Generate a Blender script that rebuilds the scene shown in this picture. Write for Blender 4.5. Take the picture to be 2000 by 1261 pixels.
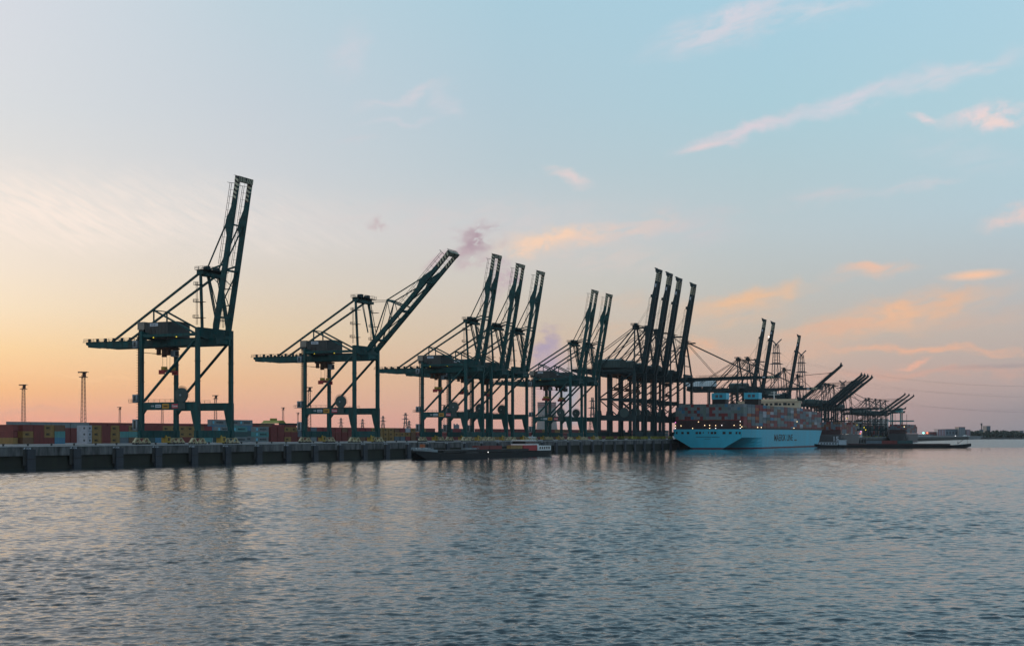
import bpy, math, random
from mathutils import Vector, Matrix
R = math.radians
for o in list(bpy.data.objects):
    bpy.data.objects.remove(o)
sc = bpy.context.scene
col = sc.collection

# ------------------------------------------------------------------ camera
# World: +Y runs along the quay away from the camera, +X points from the quay to open water.
FPX, VPX, HOR = 2652.0, 2200.0, 848.0
TH = math.atan((VPX - 1000) / FPX)
S, CO = math.sin(TH), math.cos(TH)
RAIL = 320.67            # distance of the water-side crane rail from the camera line
EDGE = 316.67            # quay edge
CAMH = 10.9
QZ = 7.03                # quay level above the water
cam_d = bpy.data.cameras.new('camera')
cam_d.sensor_width = 36.0
cam_d.lens = 36.0 * FPX / 2000.0
cam_d.shift_y = (HOR - 630.5) / 2000.0
cam_d.clip_start = 1.0
cam_d.clip_end = 40000.0
cam = bpy.data.objects.new('camera', cam_d)
cam.location = (0, 0, CAMH)
cam.rotation_euler = (R(90), 0, TH)
col.objects.link(cam)
sc.camera = cam

def on_x(px, X):                     # point of the vertical plane X seen in image column px -> Y
    t = (px - 1000) / FPX
    return -X * (CO + t * S) / (S - t * CO)
def depth(X, Y):
    return -X * S + Y * CO
def polar(px, dep):                  # ground point at a distance along the view axis
    lat = (px - 1000) / FPX * dep
    return (lat * CO - dep * S, lat * S + dep * CO)
def height(py, dep):
    return (HOR - py) * dep / FPX + CAMH

# ------------------------------------------------------------------ world
SUN_AZ_PX = -420                      # the sun has just gone down to the left of the frame
SUN_AZ = math.atan((SUN_AZ_PX - 1000) / FPX)
SKY_GAIN = 1.0
HAZE = 0.00002
world = bpy.data.worlds.new('World')
sc.world = world
world.use_nodes = True
wt = world.node_tree
wt.nodes.clear()
def s2l(c):
    out = []
    for v in c:
        v = v / 255.0
        out.append(v / 12.92 if v <= 0.04045 else ((v + 0.055) / 1.055) ** 2.4)
    return tuple(out) + (1.0,)
def wn(t, **kw):
    n = wt.nodes.new(t)
    for k, v in kw.items():
        setattr(n, k, v)
    return n
def wmath(op, a, b=None, c=None, clamp=False):
    n = wn('ShaderNodeMath', operation=op, use_clamp=clamp)
    for i, v in enumerate((a, b, c)):
        if v is None: continue
        if hasattr(v, 'is_linked'): wt.links.new(v, n.inputs[i])
        else: n.inputs[i].default_value = v
    return n.outputs[0]
def wmix(fac, a, b, blend='MIX'):
    n = wn('ShaderNodeMix', data_type='RGBA', blend_type=blend)
    n.clamp_factor = True
    for s_, v in ((n.inputs[0], fac), (n.inputs[6], a), (n.inputs[7], b)):
        if hasattr(v, 'is_linked'): wt.links.new(v, s_)
        else: s_.default_value = v
    return n.outputs[2]
def wmap(v, a, b, c=0.0, d=1.0, smooth=True):
    n = wn('ShaderNodeMapRange', interpolation_type='SMOOTHSTEP' if smooth else 'LINEAR')
    wt.links.new(v, n.inputs[0])
    for i, x in enumerate((a, b, c, d)): n.inputs[i + 1].default_value = x
    return n.outputs[0]
tc = wn('ShaderNodeTexCoord')
sep = wn('ShaderNodeSeparateXYZ')
wt.links.new(tc.outputs['Generated'], sep.inputs[0])
dx, dy, dz = sep.outputs
lat = wmath('ADD', wmath('MULTIPLY', dx, CO), wmath('MULTIPLY', dy, S))
dep = wmath('ADD', wmath('MULTIPLY', dx, -S), wmath('MULTIPLY', dy, CO))
az = wmath('ARCTAN2', lat, dep)                # bearing from the view axis, radians
el = wmath('ARCSINE', wmath('MINIMUM', wmath('MAXIMUM', dz, -1.0), 1.0))
def az_of(px): return math.atan((px - 1000) / FPX)
def el_of(px, py): return math.atan((HOR - py) / FPX * math.cos(az_of(px)))
ELMAX = 1.5708
def column(stops):
    rp = wn('ShaderNodeValToRGB')
    rp.color_ramp.interpolation = 'EASE' if False else 'LINEAR'
    es = sorted((max(0.0, t), c) for t, c in stops)
    while len(rp.color_ramp.elements) < len(es): rp.color_ramp.elements.new(0.5)
    for e, (p, c) in zip(rp.color_ramp.elements, es):
        e.position = p; e.color = s2l(c)
    wt.links.new(elN, rp.inputs[0])
    return rp.outputs[0]
elN = wmath('POWER', wmath('DIVIDE', wmath('MAXIMUM', el, 0.0), ELMAX), 0.5)   # finer near the horizon
def st(px, rows, top):
    out = [((max(0.0, el_of(px, py)) / ELMAX) ** 0.5, c) for py, c in rows]
    out += [((R(32) / ELMAX) ** 0.5, top[0]), (1.0, top[1])]
    return out
ZEN = (154, 188, 212)
cols = [
 (az_of(-900), st(0, [(845, (246, 176, 128)), (760, (252, 204, 146)), (680, (250, 222, 178)), (560, (245, 230, 212)), (400, (238, 230, 220)), (200, (228, 228, 228)), (0, (222, 226, 232))], ((234, 236, 238), ZEN))),
 (az_of(0), st(0, [(845, (232, 160, 140)), (815, (237, 168, 142)), (760, (241, 186, 136)), (680, (243, 210, 163)), (600, (240, 222, 194)), (520, (237, 225, 209)), (420, (231, 224, 216)), (330, (221, 220, 218)), (200, (213, 218, 222)), (0, (212, 217, 225))], ((222, 229, 235), ZEN))),
 (az_of(500), st(500, [(845, (222, 158, 144)), (815, (228, 167, 147)), (740, (230, 186, 148)), (650, (226, 203, 171)), (560, (219, 208, 193)), (450, (211, 210, 209)), (330, (204, 209, 214)), (200, (196, 207, 216)), (0, (188, 208, 219))], ((190, 214, 228), ZEN))),
 (az_of(1000), st(1000, [(845, (206, 156, 146)), (815, (215, 164, 149)), (740, (213, 178, 154)), (650, (208, 190, 172)), (560, (205, 199, 190)), (450, (201, 203, 205)), (330, (184, 201, 209)), (200, (177, 201, 213)), (0, (170, 203, 218))], ((160, 196, 216), ZEN))),
 (az_of(1500), st(1500, [(845, (186, 152, 148)), (800, (200, 160, 151)), (740, (205, 171, 156)), (650, (196, 183, 170)), (550, (188, 192, 190)), (450, (186, 199, 204)), (330, (178, 201, 209)), (200, (170, 204, 216)), (0, (167, 205, 222))], ((146, 186, 208), ZEN))),
 (az_of(2000), st(2000, [(845, (138, 136, 144)), (800, (156, 146, 150)), (750, (180, 162, 159)), (650, (190, 178, 171)), (550, (184, 188, 190)), (400, (180, 202, 212)), (200, (175, 207, 218)), (0, (172, 208, 224))], ((140, 180, 204), ZEN))),
 (R(75), st(2000, [(845, (128, 134, 148)), (750, (158, 152, 160)), (650, (182, 176, 178)), (550, (184, 190, 196)), (400, (180, 202, 214)), (200, (176, 206, 220)), (0, (174, 208, 226))], ((162, 198, 218), ZEN))),
]
base = None
prev = None
absaz = az
for a_, stops in cols:
    c_ = column(stops)
    if base is None: base = c_
    else: base = wmix(wmap(az, prev, a_, smooth=False), base, c_)
    prev = a_
# behind the camera the two ends of the horizon meet: fade back to the right-hand colours
back = column(cols[-1][1])
base = wmix(wmap(az, R(-150), R(-85), 1.0, 0.0), base, back)
# -- clouds, laid out by bearing and elevation
cmb = wn('ShaderNodeCombineXYZ')
wt.links.new(wmath('MULTIPLY', az, 10.0), cmb.inputs[0])
wt.links.new(wmath('MULTIPLY', el, 10.0), cmb.inputs[1])
P0 = cmb.outputs[0]
def wnoise(scale, detail=5.0, rough=0.55, sx=1.0, sy=1.0, rot=0.0, off=0.0, dist=0.0):
    m = wn('ShaderNodeMapping', vector_type='TEXTURE')
    m.inputs['Scale'].default_value = (1 / sx, 1 / sy, 1)
    m.inputs['Rotation'].default_value = (0, 0, rot)
    m.inputs['Location'].default_value = (off, off * 0.7, off * 1.3)
    wt.links.new(P0, m.inputs[0])
    n = wn('ShaderNodeTexNoise')
    n.inputs['Scale'].default_value = scale
    n.inputs['Detail'].default_value = detail
    n.inputs['Roughness'].default_value = rough
    n.inputs['Distortion'].default_value = dist
    wt.links.new(m.outputs[0], n.inputs['Vector'])
    return n
nz_streak = wnoise(4.5, 6, 0.62, 0.8, 3.4, R(11), 3.1, 0.5)
nz_puff = wnoise(9.0, 6, 0.62, 1.0, 1.5, R(12), 8.7, 0.3)
nz_diag = wnoise(6.0, 5, 0.55, 0.7, 4.2, R(-27), 5.5, 0.3)
warp_n = wnoise(3.0, 3, 0.55, 1, 1.6, 0, 1.7)
wsub = wn('ShaderNodeVectorMath', operation='SUBTRACT'); wsub.inputs[1].default_value = (0.5, 0.5, 0.5)
wt.links.new(warp_n.outputs['Color'], wsub.inputs[0])
def warped(amount):
    sc_ = wn('ShaderNodeVectorMath', operation='SCALE'); sc_.inputs['Scale'].default_value = amount
    wt.links.new(wsub.outputs[0], sc_.inputs[0])
    ad = wn('ShaderNodeVectorMath', operation='ADD')
    wt.links.new(P0, ad.inputs[0]); wt.links.new(sc_.outputs[0], ad.inputs[1])
    return ad.outputs[0]
W = {0: P0, 1: warped(0.25), 2: warped(0.5)}
KIND = {'streak': nz_streak.outputs[0], 'puff': nz_puff.outputs[0], 'diag': nz_diag.outputs[0]}
def cloud(base, px, py, w, h, tilt, rgb, strength, kind='streak', warp=1, lo=0.36, hi=0.66, core=0.0):
    m = wn('ShaderNodeMapping', vector_type='TEXTURE')
    m.inputs['Location'].default_value = (az_of(px) * 10, el_of(px, py) * 10, 0)
    m.inputs['Rotation'].default_value = (0, 0, R(tilt))
    m.inputs['Scale'].default_value = (w * 1.08 / FPX * 10, h * 1.08 / FPX * 10, 1000)
    wt.links.new(W[warp], m.inputs[0])
    ln = wn('ShaderNodeVectorMath', operation='LENGTH')
    wt.links.new(m.outputs[0], ln.inputs[0])
    mask = wmap(ln.outputs['Value'], 1.0, core, 0.0, strength)
    tex = wmap(KIND[kind], lo - 0.02, hi + 0.04)
    return wmix(wmath('MULTIPLY', mask, tex), base, s2l(rgb))
CL = [
 # high thin veil
 (260, 415, 620, 105, -2, (249, 234, 224), 0.55, 'diag', 1, 0.08, 0.85),
 (60, 410, 300, 90, -6, (253, 236, 224), 0.6, 'diag', 1, 0.2, 0.75),
 (900, 430, 500, 60, 0, (214, 205, 205), 0.6, 'streak', 1, 0.3, 0.7),
 (680, 105, 50, 70, -10, (200, 207, 217), 0.8, 'puff', 1, 0.2, 0.6),
 (790, 190, 120, 13, 14, (208, 208, 216), 0.85, 'streak', 1, 0.2, 0.6),
 (870, 205, 46, 30, -20, (203, 207, 216), 0.85, 'streak', 1, 0.25, 0.6),
 (780, 238, 110, 9, 3, (202, 207, 216), 0.7, 'streak', 1, 0.2, 0.6),
 (690, 275, 70, 9, 0, (202, 205, 212), 0.5, 'streak', 1, 0.2, 0.6),
 (1110, 344, 62, 15, -17, (222, 208, 208), 0.95, 'streak', 1, 0.2, 0.55),
 # upper right wisps
 (1420, 52, 200, 46, 16, (210, 210, 220), 0.95, 'streak', 1, 0.26, 0.6),
 (1440, 20, 90, 30, 10, (216, 212, 222), 0.9, 'puff', 1, 0.25, 0.6),
 (1600, 22, 150, 28, 10, (206, 212, 222), 0.8, 'streak', 1, 0.28, 0.62),
 (1460, 255, 170, 19, 16, (216, 208, 216), 1.0, 'streak', 1, 0.1, 0.5),
 (1650, 200, 190, 24, 17, (208, 210, 220), 1.0, 'streak', 1, 0.12, 0.52),
 (1850, 148, 190, 24, 12, (206, 211, 220), 0.95, 'streak', 1, 0.14, 0.55),
 (1380, 285, 70, 9, 12, (222, 208, 212), 1.0, 'streak', 0, 0.1, 0.45),
 (1930, 228, 110, 30, 4, (226, 212, 216), 1.0, 'puff', 1, 0.25, 0.55),
 (1940, 234, 50, 15, -4, (238, 214, 208), 0.9, 'puff', 1, 0.2, 0.55),
 (1805, 235, 44, 12, -18, (222, 212, 216), 1.0, 'puff', 1, 0.15, 0.55),
 (1880, 300, 160, 40, -12, (194, 207, 216), 0.5, 'streak', 1, 0.3, 0.6),
 (1620, 385, 120, 22, 6, (206, 203, 208), 0.6, 'streak', 1, 0.3, 0.6),
 (1800, 362, 110, 14, 8, (206, 206, 212), 0.6, 'streak', 1, 0.28, 0.6),
 (1985, 424, 80, 28, 18, (226, 204, 200), 0.9, 'puff', 1, 0.22, 0.6),
 (1350, 440, 160, 50, 0, (204, 198, 202), 0.6, 'streak', 1, 0.3, 0.65),
 # peach bank behind the steam
 (1065, 474, 140, 40, 10, (238, 206, 184), 1.0, 'puff', 1, 0.15, 0.55),
 (1080, 468, 100, 34, 14, (247, 210, 182), 1.0, 'puff', 2, 0.25, 0.6),
 (1200, 452, 160, 34, 6, (226, 202, 192), 0.8, 'streak', 1, 0.28, 0.6),
 (1180, 510, 220, 44, 0, (214, 202, 196), 0.6, 'streak', 1, 0.3, 0.62),
 (1230, 590, 180, 24, 2, (212, 190, 172), 0.6, 'streak', 1, 0.3, 0.62),
 (1180, 650, 180, 20, 0, (214, 184, 160), 0.5, 'streak', 1, 0.3, 0.62),
 # orange banks to the right
 (1450, 585, 170, 26, 9, (232, 190, 156), 1.0, 'streak', 1, 0.16, 0.5),
 (1545, 560, 34, 26, 40, (226, 190, 162), 0.85, 'puff', 1, 0.2, 0.55),
 (1430, 615, 150, 30, 6, (218, 188, 164), 0.8, 'streak', 1, 0.25, 0.6),
 (1700, 530, 110, 22, 3, (222, 192, 176), 0.95, 'streak', 1, 0.22, 0.55),
 (1700, 524, 40, 13, 2, (236, 192, 168), 0.8, 'puff', 1, 0.2, 0.55),
 (1905, 537, 74, 13, 3, (244, 198, 168), 1.0, 'streak', 0, 0.08, 0.4),
 (1740, 616, 270, 40, 12, (228, 186, 157), 1.0, 'streak', 1, 0.2, 0.54),
 (1745, 605, 40, 18, 8, (238, 188, 152), 0.85, 'puff', 1, 0.25, 0.6),
 (1860, 588, 70, 22, 30, (228, 184, 154), 0.85, 'puff', 1, 0.22, 0.58),
 (1620, 648, 150, 28, 8, (222, 180, 156), 0.85, 'streak', 1, 0.22, 0.58),
 (1900, 625, 150, 24, 6, (208, 180, 164), 0.7, 'streak', 1, 0.28, 0.6),
 (1800, 684, 260, 12, -1, (232, 180, 152), 0.9, 'streak', 1, 0.18, 0.5),
 (1560, 690, 180, 24, 4, (218, 180, 158), 0.7, 'streak', 1, 0.24, 0.6),
 (1400, 690, 110, 24, 4, (220, 182, 158), 0.8, 'puff', 1, 0.22, 0.6),
 (1372, 680, 40, 24, 20, (234, 182, 148), 0.8, 'puff', 1, 0.22, 0.6),
 (1775, 711, 46, 10, 8, (234, 178, 154), 0.9, 'puff', 1, 0.15, 0.5),
 (1800, 731, 330, 13, 1, (212, 168, 152), 0.8, 'streak', 1, 0.2, 0.55),
 (1950, 715, 140, 7, 1, (164, 150, 152), 0.6, 'streak', 0, 0.2, 0.55),
 # low layers at the left
 (150, 735, 260, 5, -4, (248, 206, 160), 0.45, 'streak', 1, 0.2, 0.6),
 (200, 790, 400, 9, 0, (246, 178, 142), 0.4, 'streak', 1, 0.25, 0.6),
 (60, 800, 120, 9, 3, (218, 166, 150), 0.5, 'streak', 1, 0.25, 0.6),
 (350, 600, 60, 40, 20, (236, 214, 190), 0.4, 'puff', 1, 0.3, 0.6),
 # drifting steam from the cooling towers
 (920, 484, 60, 44, 25, (184, 163, 172), 1.0, 'puff', 2, 0.42, 0.44),
 (930, 476, 34, 28, 0, (176, 155, 166), 1.0, 'puff', 2, 0.36, 0.42),
 (860, 503, 60, 22, 12, (194, 170, 178), 0.9, 'puff', 2, 0.25, 0.55),
 (930, 520, 60, 16, 10, (196, 174, 180), 0.7, 'puff', 1, 0.3, 0.6),
 (738, 436, 34, 26, 0, (196, 180, 184), 0.8, 'puff', 2, 0.42, 0.5),
 (985, 550, 46, 44, 30, (192, 168, 180), 0.9, 'puff', 2, 0.3, 0.58),
 (1058, 668, 34, 36, -20, (172, 158, 180), 1.0, 'puff', 2, 0.3, 0.42),
 (1075, 715, 52, 66, 0, (180, 164, 184), 0.95, 'puff', 1, 0.1, 0.52),
 (1075, 765, 60, 60, 0, (190, 166, 180), 0.75, 'puff', 1, 0.2, 0.55),
 (1115, 760, 42, 64, -10, (160, 168, 182), 0.95, 'puff', 1, 0.15, 0.5),
 (1110, 815, 36, 40, 0, (156, 166, 180), 0.9, 'puff', 1, 0.15, 0.5),
]
def bg(color, strength):
    n = wn('ShaderNodeBackground'); n.inputs[1].default_value = strength
    wt.links.new(color, n.inputs[0]); return n.outputs[0]
def mixs(fac, a, b):
    n = wn('ShaderNodeMixShader')
    wt.links.new(fac, n.inputs[0]); wt.links.new(a, n.inputs[1]); wt.links.new(b, n.inputs[2]); return n.outputs[0]
# the sky is cut into cells only so that each ray evaluates the few clouds that can reach it
plain = base
def cell(x0, x1, y0, y1):
    c_ = base
    for k in CL:
        px, py, w, h, tilt = k[:5]
        ext = math.hypot(w * math.cos(R(tilt)), h * math.sin(R(tilt))); exy = math.hypot(w * math.sin(R(tilt)), h * math.cos(R(tilt)))
        mg = (20, 70, 110)[k[8]]
        if px + ext + mg < x0 or px - ext - mg > x1 or py + exy + mg < y0 or py - exy - mg > y1: continue
        c_ = cloud(c_, *k)
    return bg(c_, SKY_GAIN)
XB = [-3000, 620, 1010, 1330, 1680, 5000]; YS = 410
tree = None
for i in range(len(XB) - 1):
    up_, dn_ = cell(XB[i], XB[i + 1], -3000, YS), cell(XB[i], XB[i + 1], YS, 900)
    px = min(max((XB[i] + XB[i + 1]) / 2, 0), 2000)
    cut = (HOR - YS) / FPX * 0.97
    c_ = mixs(wmath('GREATER_THAN', el, cut), dn_, up_)
    tree = c_ if tree is None else mixs(wmath('GREATER_THAN', az, az_of(XB[i])), tree, c_)
front = wmath('MULTIPLY', wmath('LESS_THAN', wmath('ABSOLUTE', az), 0.75), wmath('MULTIPLY', wmath('LESS_THAN', el, 0.42), wmath('GREATER_THAN', el, -0.02)))
sky_all = mixs(front, bg(plain, SKY_GAIN), tree)
skytex = wn('ShaderNodeTexSky', sky_type='NISHITA')
skytex.sun_disc = False
skytex.sun_elevation = R(2.0)
skytex.sun_rotation = TH * -1 + SUN_AZ        # clockwise from +Y, same bearing as the sun lamp
skytex.air_density = 1.0; skytex.dust_density = 2.0; skytex.ozone_density = 1.5
bg2 = wn('ShaderNodeBackground'); bg2.inputs[1].default_value = 0.006
wt.links.new(skytex.outputs[0], bg2.inputs[0])
addw = wn('ShaderNodeAddShader')
wt.links.new(sky_all, addw.inputs[0]); wt.links.new(bg2.outputs[0], addw.inputs[1])
wout = wn('ShaderNodeOutputWorld')
wt.links.new(addw.outputs[0], wout.inputs[0])

world.cycles.sampling_method = 'MANUAL'
world.cycles.sample_map_resolution = 512

# ------------------------------------------------------------------ sun: last weak light, low on the left
sun_d = bpy.data.lights.new('sun', 'SUN')
sun_d.energy = 0.5
sun_d.angle = R(6)
sun_d.color = (1.0, 0.72, 0.5)
sun = bpy.data.objects.new('sun', sun_d)
hd = TH - SUN_AZ                                # heading left of +Y
sdir = Vector((-math.sin(hd), math.cos(hd), math.tan(R(2.5)))).normalized()
sun.rotation_euler = sdir.to_track_quat('Z', 'Y').to_euler()
sun.location = (0, 0, 300)
col.objects.link(sun)

sc.view_settings.view_transform = 'Standard'
sc.view_settings.look = 'None'
sc.view_settings.exposure = 0.0
sc.view_settings.gamma = 1.0
sc.view_settings.use_curve_mapping = False
sc.render.engine = 'CYCLES'
sc.cycles.use_denoising = True
sc.cycles.max_bounces = 4
sc.cycles.diffuse_bounces = 1
sc.cycles.glossy_bounces = 3
sc.cycles.use_adaptive_sampling = True
sc.cycles.adaptive_threshold = 0.015
sc.cycles.volume_bounces = 0
sc.cycles.caustics_reflective = False
sc.cycles.caustics_refractive = False
sc.cycles.sample_clamp_indirect = 4.0

rnd = random.Random(7)
# ------------------------------------------------------------------ helpers
def ordn(n): return '%d%s' % (n, 'th' if 10 <= n % 100 <= 20 else {1: 'st', 2: 'nd', 3: 'rd'}.get(n % 10, 'th'))
class MB:
    def __init__(s): s.v = []; s.f = []; s.m = []
    def add(s, vs, fs, mi=0):
        b = len(s.v); s.v += [tuple(p) for p in vs]
        s.f += [tuple(b + i for i in f) for f in fs]; s.m += [mi] * len(fs)
        return s
    def box(s, x0, x1, y0, y1, z0, z1, mi=0):
        return s.add([(x0, y0, z0), (x1, y0, z0), (x1, y1, z0), (x0, y1, z0), (x0, y0, z1), (x1, y0, z1), (x1, y1, z1), (x0, y1, z1)],
                     [(0, 3, 2, 1), (4, 5, 6, 7), (0, 1, 5, 4), (1, 2, 6, 5), (2, 3, 7, 6), (3, 0, 4, 7)], mi)
    def beam(s, p, q, w, h=None, mi=0, up=(0, 0, 1)):
        h = w if h is None else h
        p, q = Vector(p), Vector(q); d = (q - p).normalized(); u = Vector(up)
        if abs(d.dot(u)) > 0.98: u = Vector((0, 1, 0))
        a = d.cross(u).normalized() * w / 2; b = a.normalized().cross(d).normalized() * h / 2
        vs = [p - a - b, p + a - b, p + a + b, p - a + b, q - a - b, q + a - b, q + a + b, q - a + b]
        return s.add(vs, [(0, 3, 2, 1), (4, 5, 6, 7), (0, 1, 5, 4), (1, 2, 6, 5), (2, 3, 7, 6), (3, 0, 4, 7)], mi)
    def tube(s, p, q, r, n=8, r2=None, mi=0):
        r2 = r if r2 is None else r2
        p, q = Vector(p), Vector(q); d = (q - p).normalized()
        u = Vector((0, 0, 1)) if abs(d.z) < 0.9 else Vector((1, 0, 0))
        a = d.cross(u).normalized(); b = d.cross(a)
        vs = []
        for c_, rr in ((p, r), (q, r2)):
            for i in range(n):
                t = 2 * math.pi * i / n
                vs.append(c_ + a * math.cos(t) * rr + b * math.sin(t) * rr)
        fs = [(i, (i + 1) % n, n + (i + 1) % n, n + i) for i in range(n)]
        fs += [tuple(range(n - 1, -1, -1)), tuple(range(n, 2 * n))]
        return s.add(vs, fs, mi)
    def prism(s, pts, axis, a0, a1, mi=0):          # polygon (two coords) extruded along an axis
        n = len(pts)
        def mk(p, t):
            if axis == 'y': return (p[0], t, p[1])
            if axis == 'x': return (t, p[0], p[1])
            return (p[0], p[1], t)
        vs = [mk(p, a0) for p in pts] + [mk(p, a1) for p in pts]
        fs = [(i, (i + 1) % n, n + (i + 1) % n, n + i) for i in range(n)]
        fs += [tuple(range(n - 1, -1, -1)), tuple(range(n, 2 * n))]
        return s.add(vs, fs, mi)
    def mesh(s, name, *mats):
        me = bpy.data.meshes.new(name)
        me.from_pydata(s.v, [], s.f)
        for m in mats: me.materials.append(m)
        if len(mats) > 1: me.polygons.foreach_set('material_index', s.m)
        me.validate(); me.update()
        fix_normals(me)
        return me
FINE = {'hoist_rope', 'trolley_rope', 'boom_hoist_rope', 'board_lettering', 'folded_link', 'cable_guide', 'wheel_set', 'handrail', 'stern_name', 'warning_stripes'}
def fix_normals(me):
    import bmesh
    bm = bmesh.new(); bm.from_mesh(me)
    bmesh.ops.recalc_face_normals(bm, faces=bm.faces)
    bm.to_mesh(me); bm.free()
def link(name, me, parent=None, loc=(0, 0, 0), rot=(0, 0, 0), scale=(1, 1, 1)):
    o = bpy.data.objects.new(name, me)
    o.location = loc; o.rotation_euler = rot; o.scale = scale
    col.objects.link(o)
    if parent: o.parent = parent
    if name in FINE: o['kind'] = 'stuff'
    return o
def tag(o, label=None, cat=None, group=None, kind=None):
    if label: o['label'] = label
    if cat: o['category'] = cat
    if group: o['group'] = group
    if kind: o['kind'] = kind
    return o
def empty(name, loc=(0, 0, 0), rz=0.0, scale=(1, 1, 1)):
    o = link(name, None, None, loc, (0, 0, rz), scale)
    o.empty_display_size = 1
    return o
def text_mesh(body, size, mat, extrude=0.01, bold=0.0, xs=1.0):
    cu = bpy.data.curves.new('txt', 'FONT')
    cu.body = body; cu.size = size; cu.extrude = extrude; cu.offset = bold
    cu.align_x = 'CENTER'; cu.align_y = 'CENTER'; cu.resolution_u = 2
    o = bpy.data.objects.new('txt', cu); col.objects.link(o)
    dg = bpy.context.evaluated_depsgraph_get()
    me = bpy.data.meshes.new_from_object(o.evaluated_get(dg))
    bpy.data.objects.remove(o); bpy.data.curves.remove(cu)
    me.transform(Matrix.Diagonal((xs, 1, 1, 1)))
    me.materials.clear(); me.materials.append(mat)
    me.name = 'lettering'
    return me
ROT_NEG_Y = (R(90), 0, 0)             # lettering facing the camera side (-Y)
ROT_POS_X = (R(90), 0, R(90))         # lettering facing the water (+X)

def mat(name, rgb, rough=0.6, var=0.25, scale=0.6, metal=0.0, spec=0.5, streak=0.0, bump=0.0, emit=None):
    m = bpy.data.materials.new(name); m.use_nodes = True
    nt = m.node_tree; b = nt.nodes['Principled BSDF']
    b.inputs['Roughness'].default_value = rough
    b.inputs['Metallic'].default_value = metal
    b.inputs['Specular IOR Level'].default_value = spec
    L = nt.links.new
    t = nt.nodes.new('ShaderNodeTexCoord')
    oi = nt.nodes.new('ShaderNodeObjectInfo')
    av = nt.nodes.new('ShaderNodeVectorMath'); av.operation = 'ADD'
    L(t.outputs['Object'], av.inputs[0])
    rs = nt.nodes.new('ShaderNodeMath'); rs.operation = 'MULTIPLY'; rs.inputs[1].default_value = 61.0
    L(oi.outputs['Random'], rs.inputs[0]); L(rs.outputs[0], av.inputs[1])
    mp = nt.nodes.new('ShaderNodeMapping')
    mp.inputs['Scale'].default_value = (1, 1, 0.25 if streak else 1.0)
    L(av.outputs[0], mp.inputs[0])
    n = nt.nodes.new('ShaderNodeTexNoise'); n.inputs['Scale'].default_value = scale
    n.inputs['Detail'].default_value = 6; n.inputs['Roughness'].default_value = 0.62
    L(mp.outputs[0], n.inputs['Vector'])
    rp = nt.nodes.new('ShaderNodeValToRGB')
    d = [c * (1 - var) for c in rgb]; l = [min(1, c * (1 + var)) for c in rgb]
    rp.color_ramp.elements[0].position = 0.3; rp.color_ramp.elements[0].color = (*d, 1)
    rp.color_ramp.elements[1].position = 0.72; rp.color_ramp.elements[1].color = (*l, 1)
    L(n.outputs[0], rp.inputs[0])
    L(rp.outputs[0], b.inputs['Base Color'])
    mr = nt.nodes.new('ShaderNodeMapRange'); mr.inputs[3].default_value = max(0.05, rough - 0.12); mr.inputs[4].default_value = min(1, rough + 0.15)
    L(n.outputs[0], mr.inputs[0]); L(mr.outputs[0], b.inputs['Roughness'])
    if bump:
        bp = nt.nodes.new('ShaderNodeBump'); bp.inputs['Strength'].default_value = bump; bp.inputs['Distance'].default_value = 0.1
        L(n.outputs[0], bp.inputs['Height']); L(bp.outputs[0], b.inputs['Normal'])
    if emit:
        b.inputs['Emission Color'].default_value = (*emit[0], 1); b.inputs['Emission Strength'].default_value = emit[1]
    return m
M = {}
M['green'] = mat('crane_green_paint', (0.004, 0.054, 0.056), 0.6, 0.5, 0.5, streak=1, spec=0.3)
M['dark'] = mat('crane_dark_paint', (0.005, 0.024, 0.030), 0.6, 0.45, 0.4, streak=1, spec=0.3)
M['rope'] = mat('steel_rope', (0.02, 0.022, 0.025), 0.6)
M['house'] = mat('house_grey', (0.026, 0.033, 0.035), 0.6, 0.2)
M['housegreen'] = mat('house_green', (0.02, 0.05, 0.052), 0.6, 0.2)
M['beige'] = mat('beige_panel', (0.22, 0.19, 0.16), 0.6, 0.15)
M['white'] = mat('white_paint', (0.62, 0.63, 0.63), 0.5, 0.12)
M['housewhite'] = mat('house_white', (0.55, 0.62, 0.66), 0.5, 0.12)
M['cream'] = mat('cream_stripe', (0.50, 0.46, 0.33), 0.6, 0.15)
M['black'] = mat('black_stripe', (0.012, 0.013, 0.014), 0.6)
M['yellow'] = mat('yellow_paint', (0.34, 0.22, 0.03), 0.55, 0.3, 1.2)
M['bogie'] = mat('bogie_cream', (0.40, 0.35, 0.22), 0.6, 0.45, 1.4)
M['olive'] = mat('bogie_olive', (0.20, 0.20, 0.03), 0.6, 0.45, 1.4)
M['red'] = mat('red_paint', (0.34, 0.022, 0.025), 0.55, 0.3, 1.0)
M['rust'] = mat('rusty_machinery', (0.075, 0.035, 0.022), 0.8, 0.5, 1.6)
M['liftbox'] = mat('galvanised_cabin', (0.20, 0.24, 0.27), 0.5, 0.2)
M['wheel'] = mat('steel_wheel', (0.05, 0.045, 0.04), 0.6)
M['signw'] = mat('sign_white', (0.42, 0.46, 0.52), 0.5, 0.1)
M['signo'] = mat('sign_orange', (0.42, 0.20, 0.02), 0.5, 0.15)
M['signr'] = mat('sign_red', (0.42, 0.03, 0.06), 0.5, 0.12)
M['ink'] = mat('dark_lettering', (0.01, 0.012, 0.015), 0.6, 0.1)
M['lamp_w'] = mat('lamp_warm', (0.8, 0.7, 0.5), emit=((1.0, 0.72, 0.38), 3.0))
M['lamp_c'] = mat('lamp_white', (0.8, 0.8, 0.8), emit=((1.0, 0.93, 0.86), 2.6))
M['lamp_p'] = mat('lamp_pink', (0.8, 0.4, 0.7), emit=((1.0, 0.25, 0.75), 2.6))
M['lamp_r'] = mat('lamp_red', (0.8, 0.2, 0.1), emit=((1.0, 0.16, 0.08), 3.0))
M['lamp_y'] = mat('lamp_yellow', (0.8, 0.7, 0.1), emit=((1.0, 0.75, 0.05), 1.4))
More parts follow.
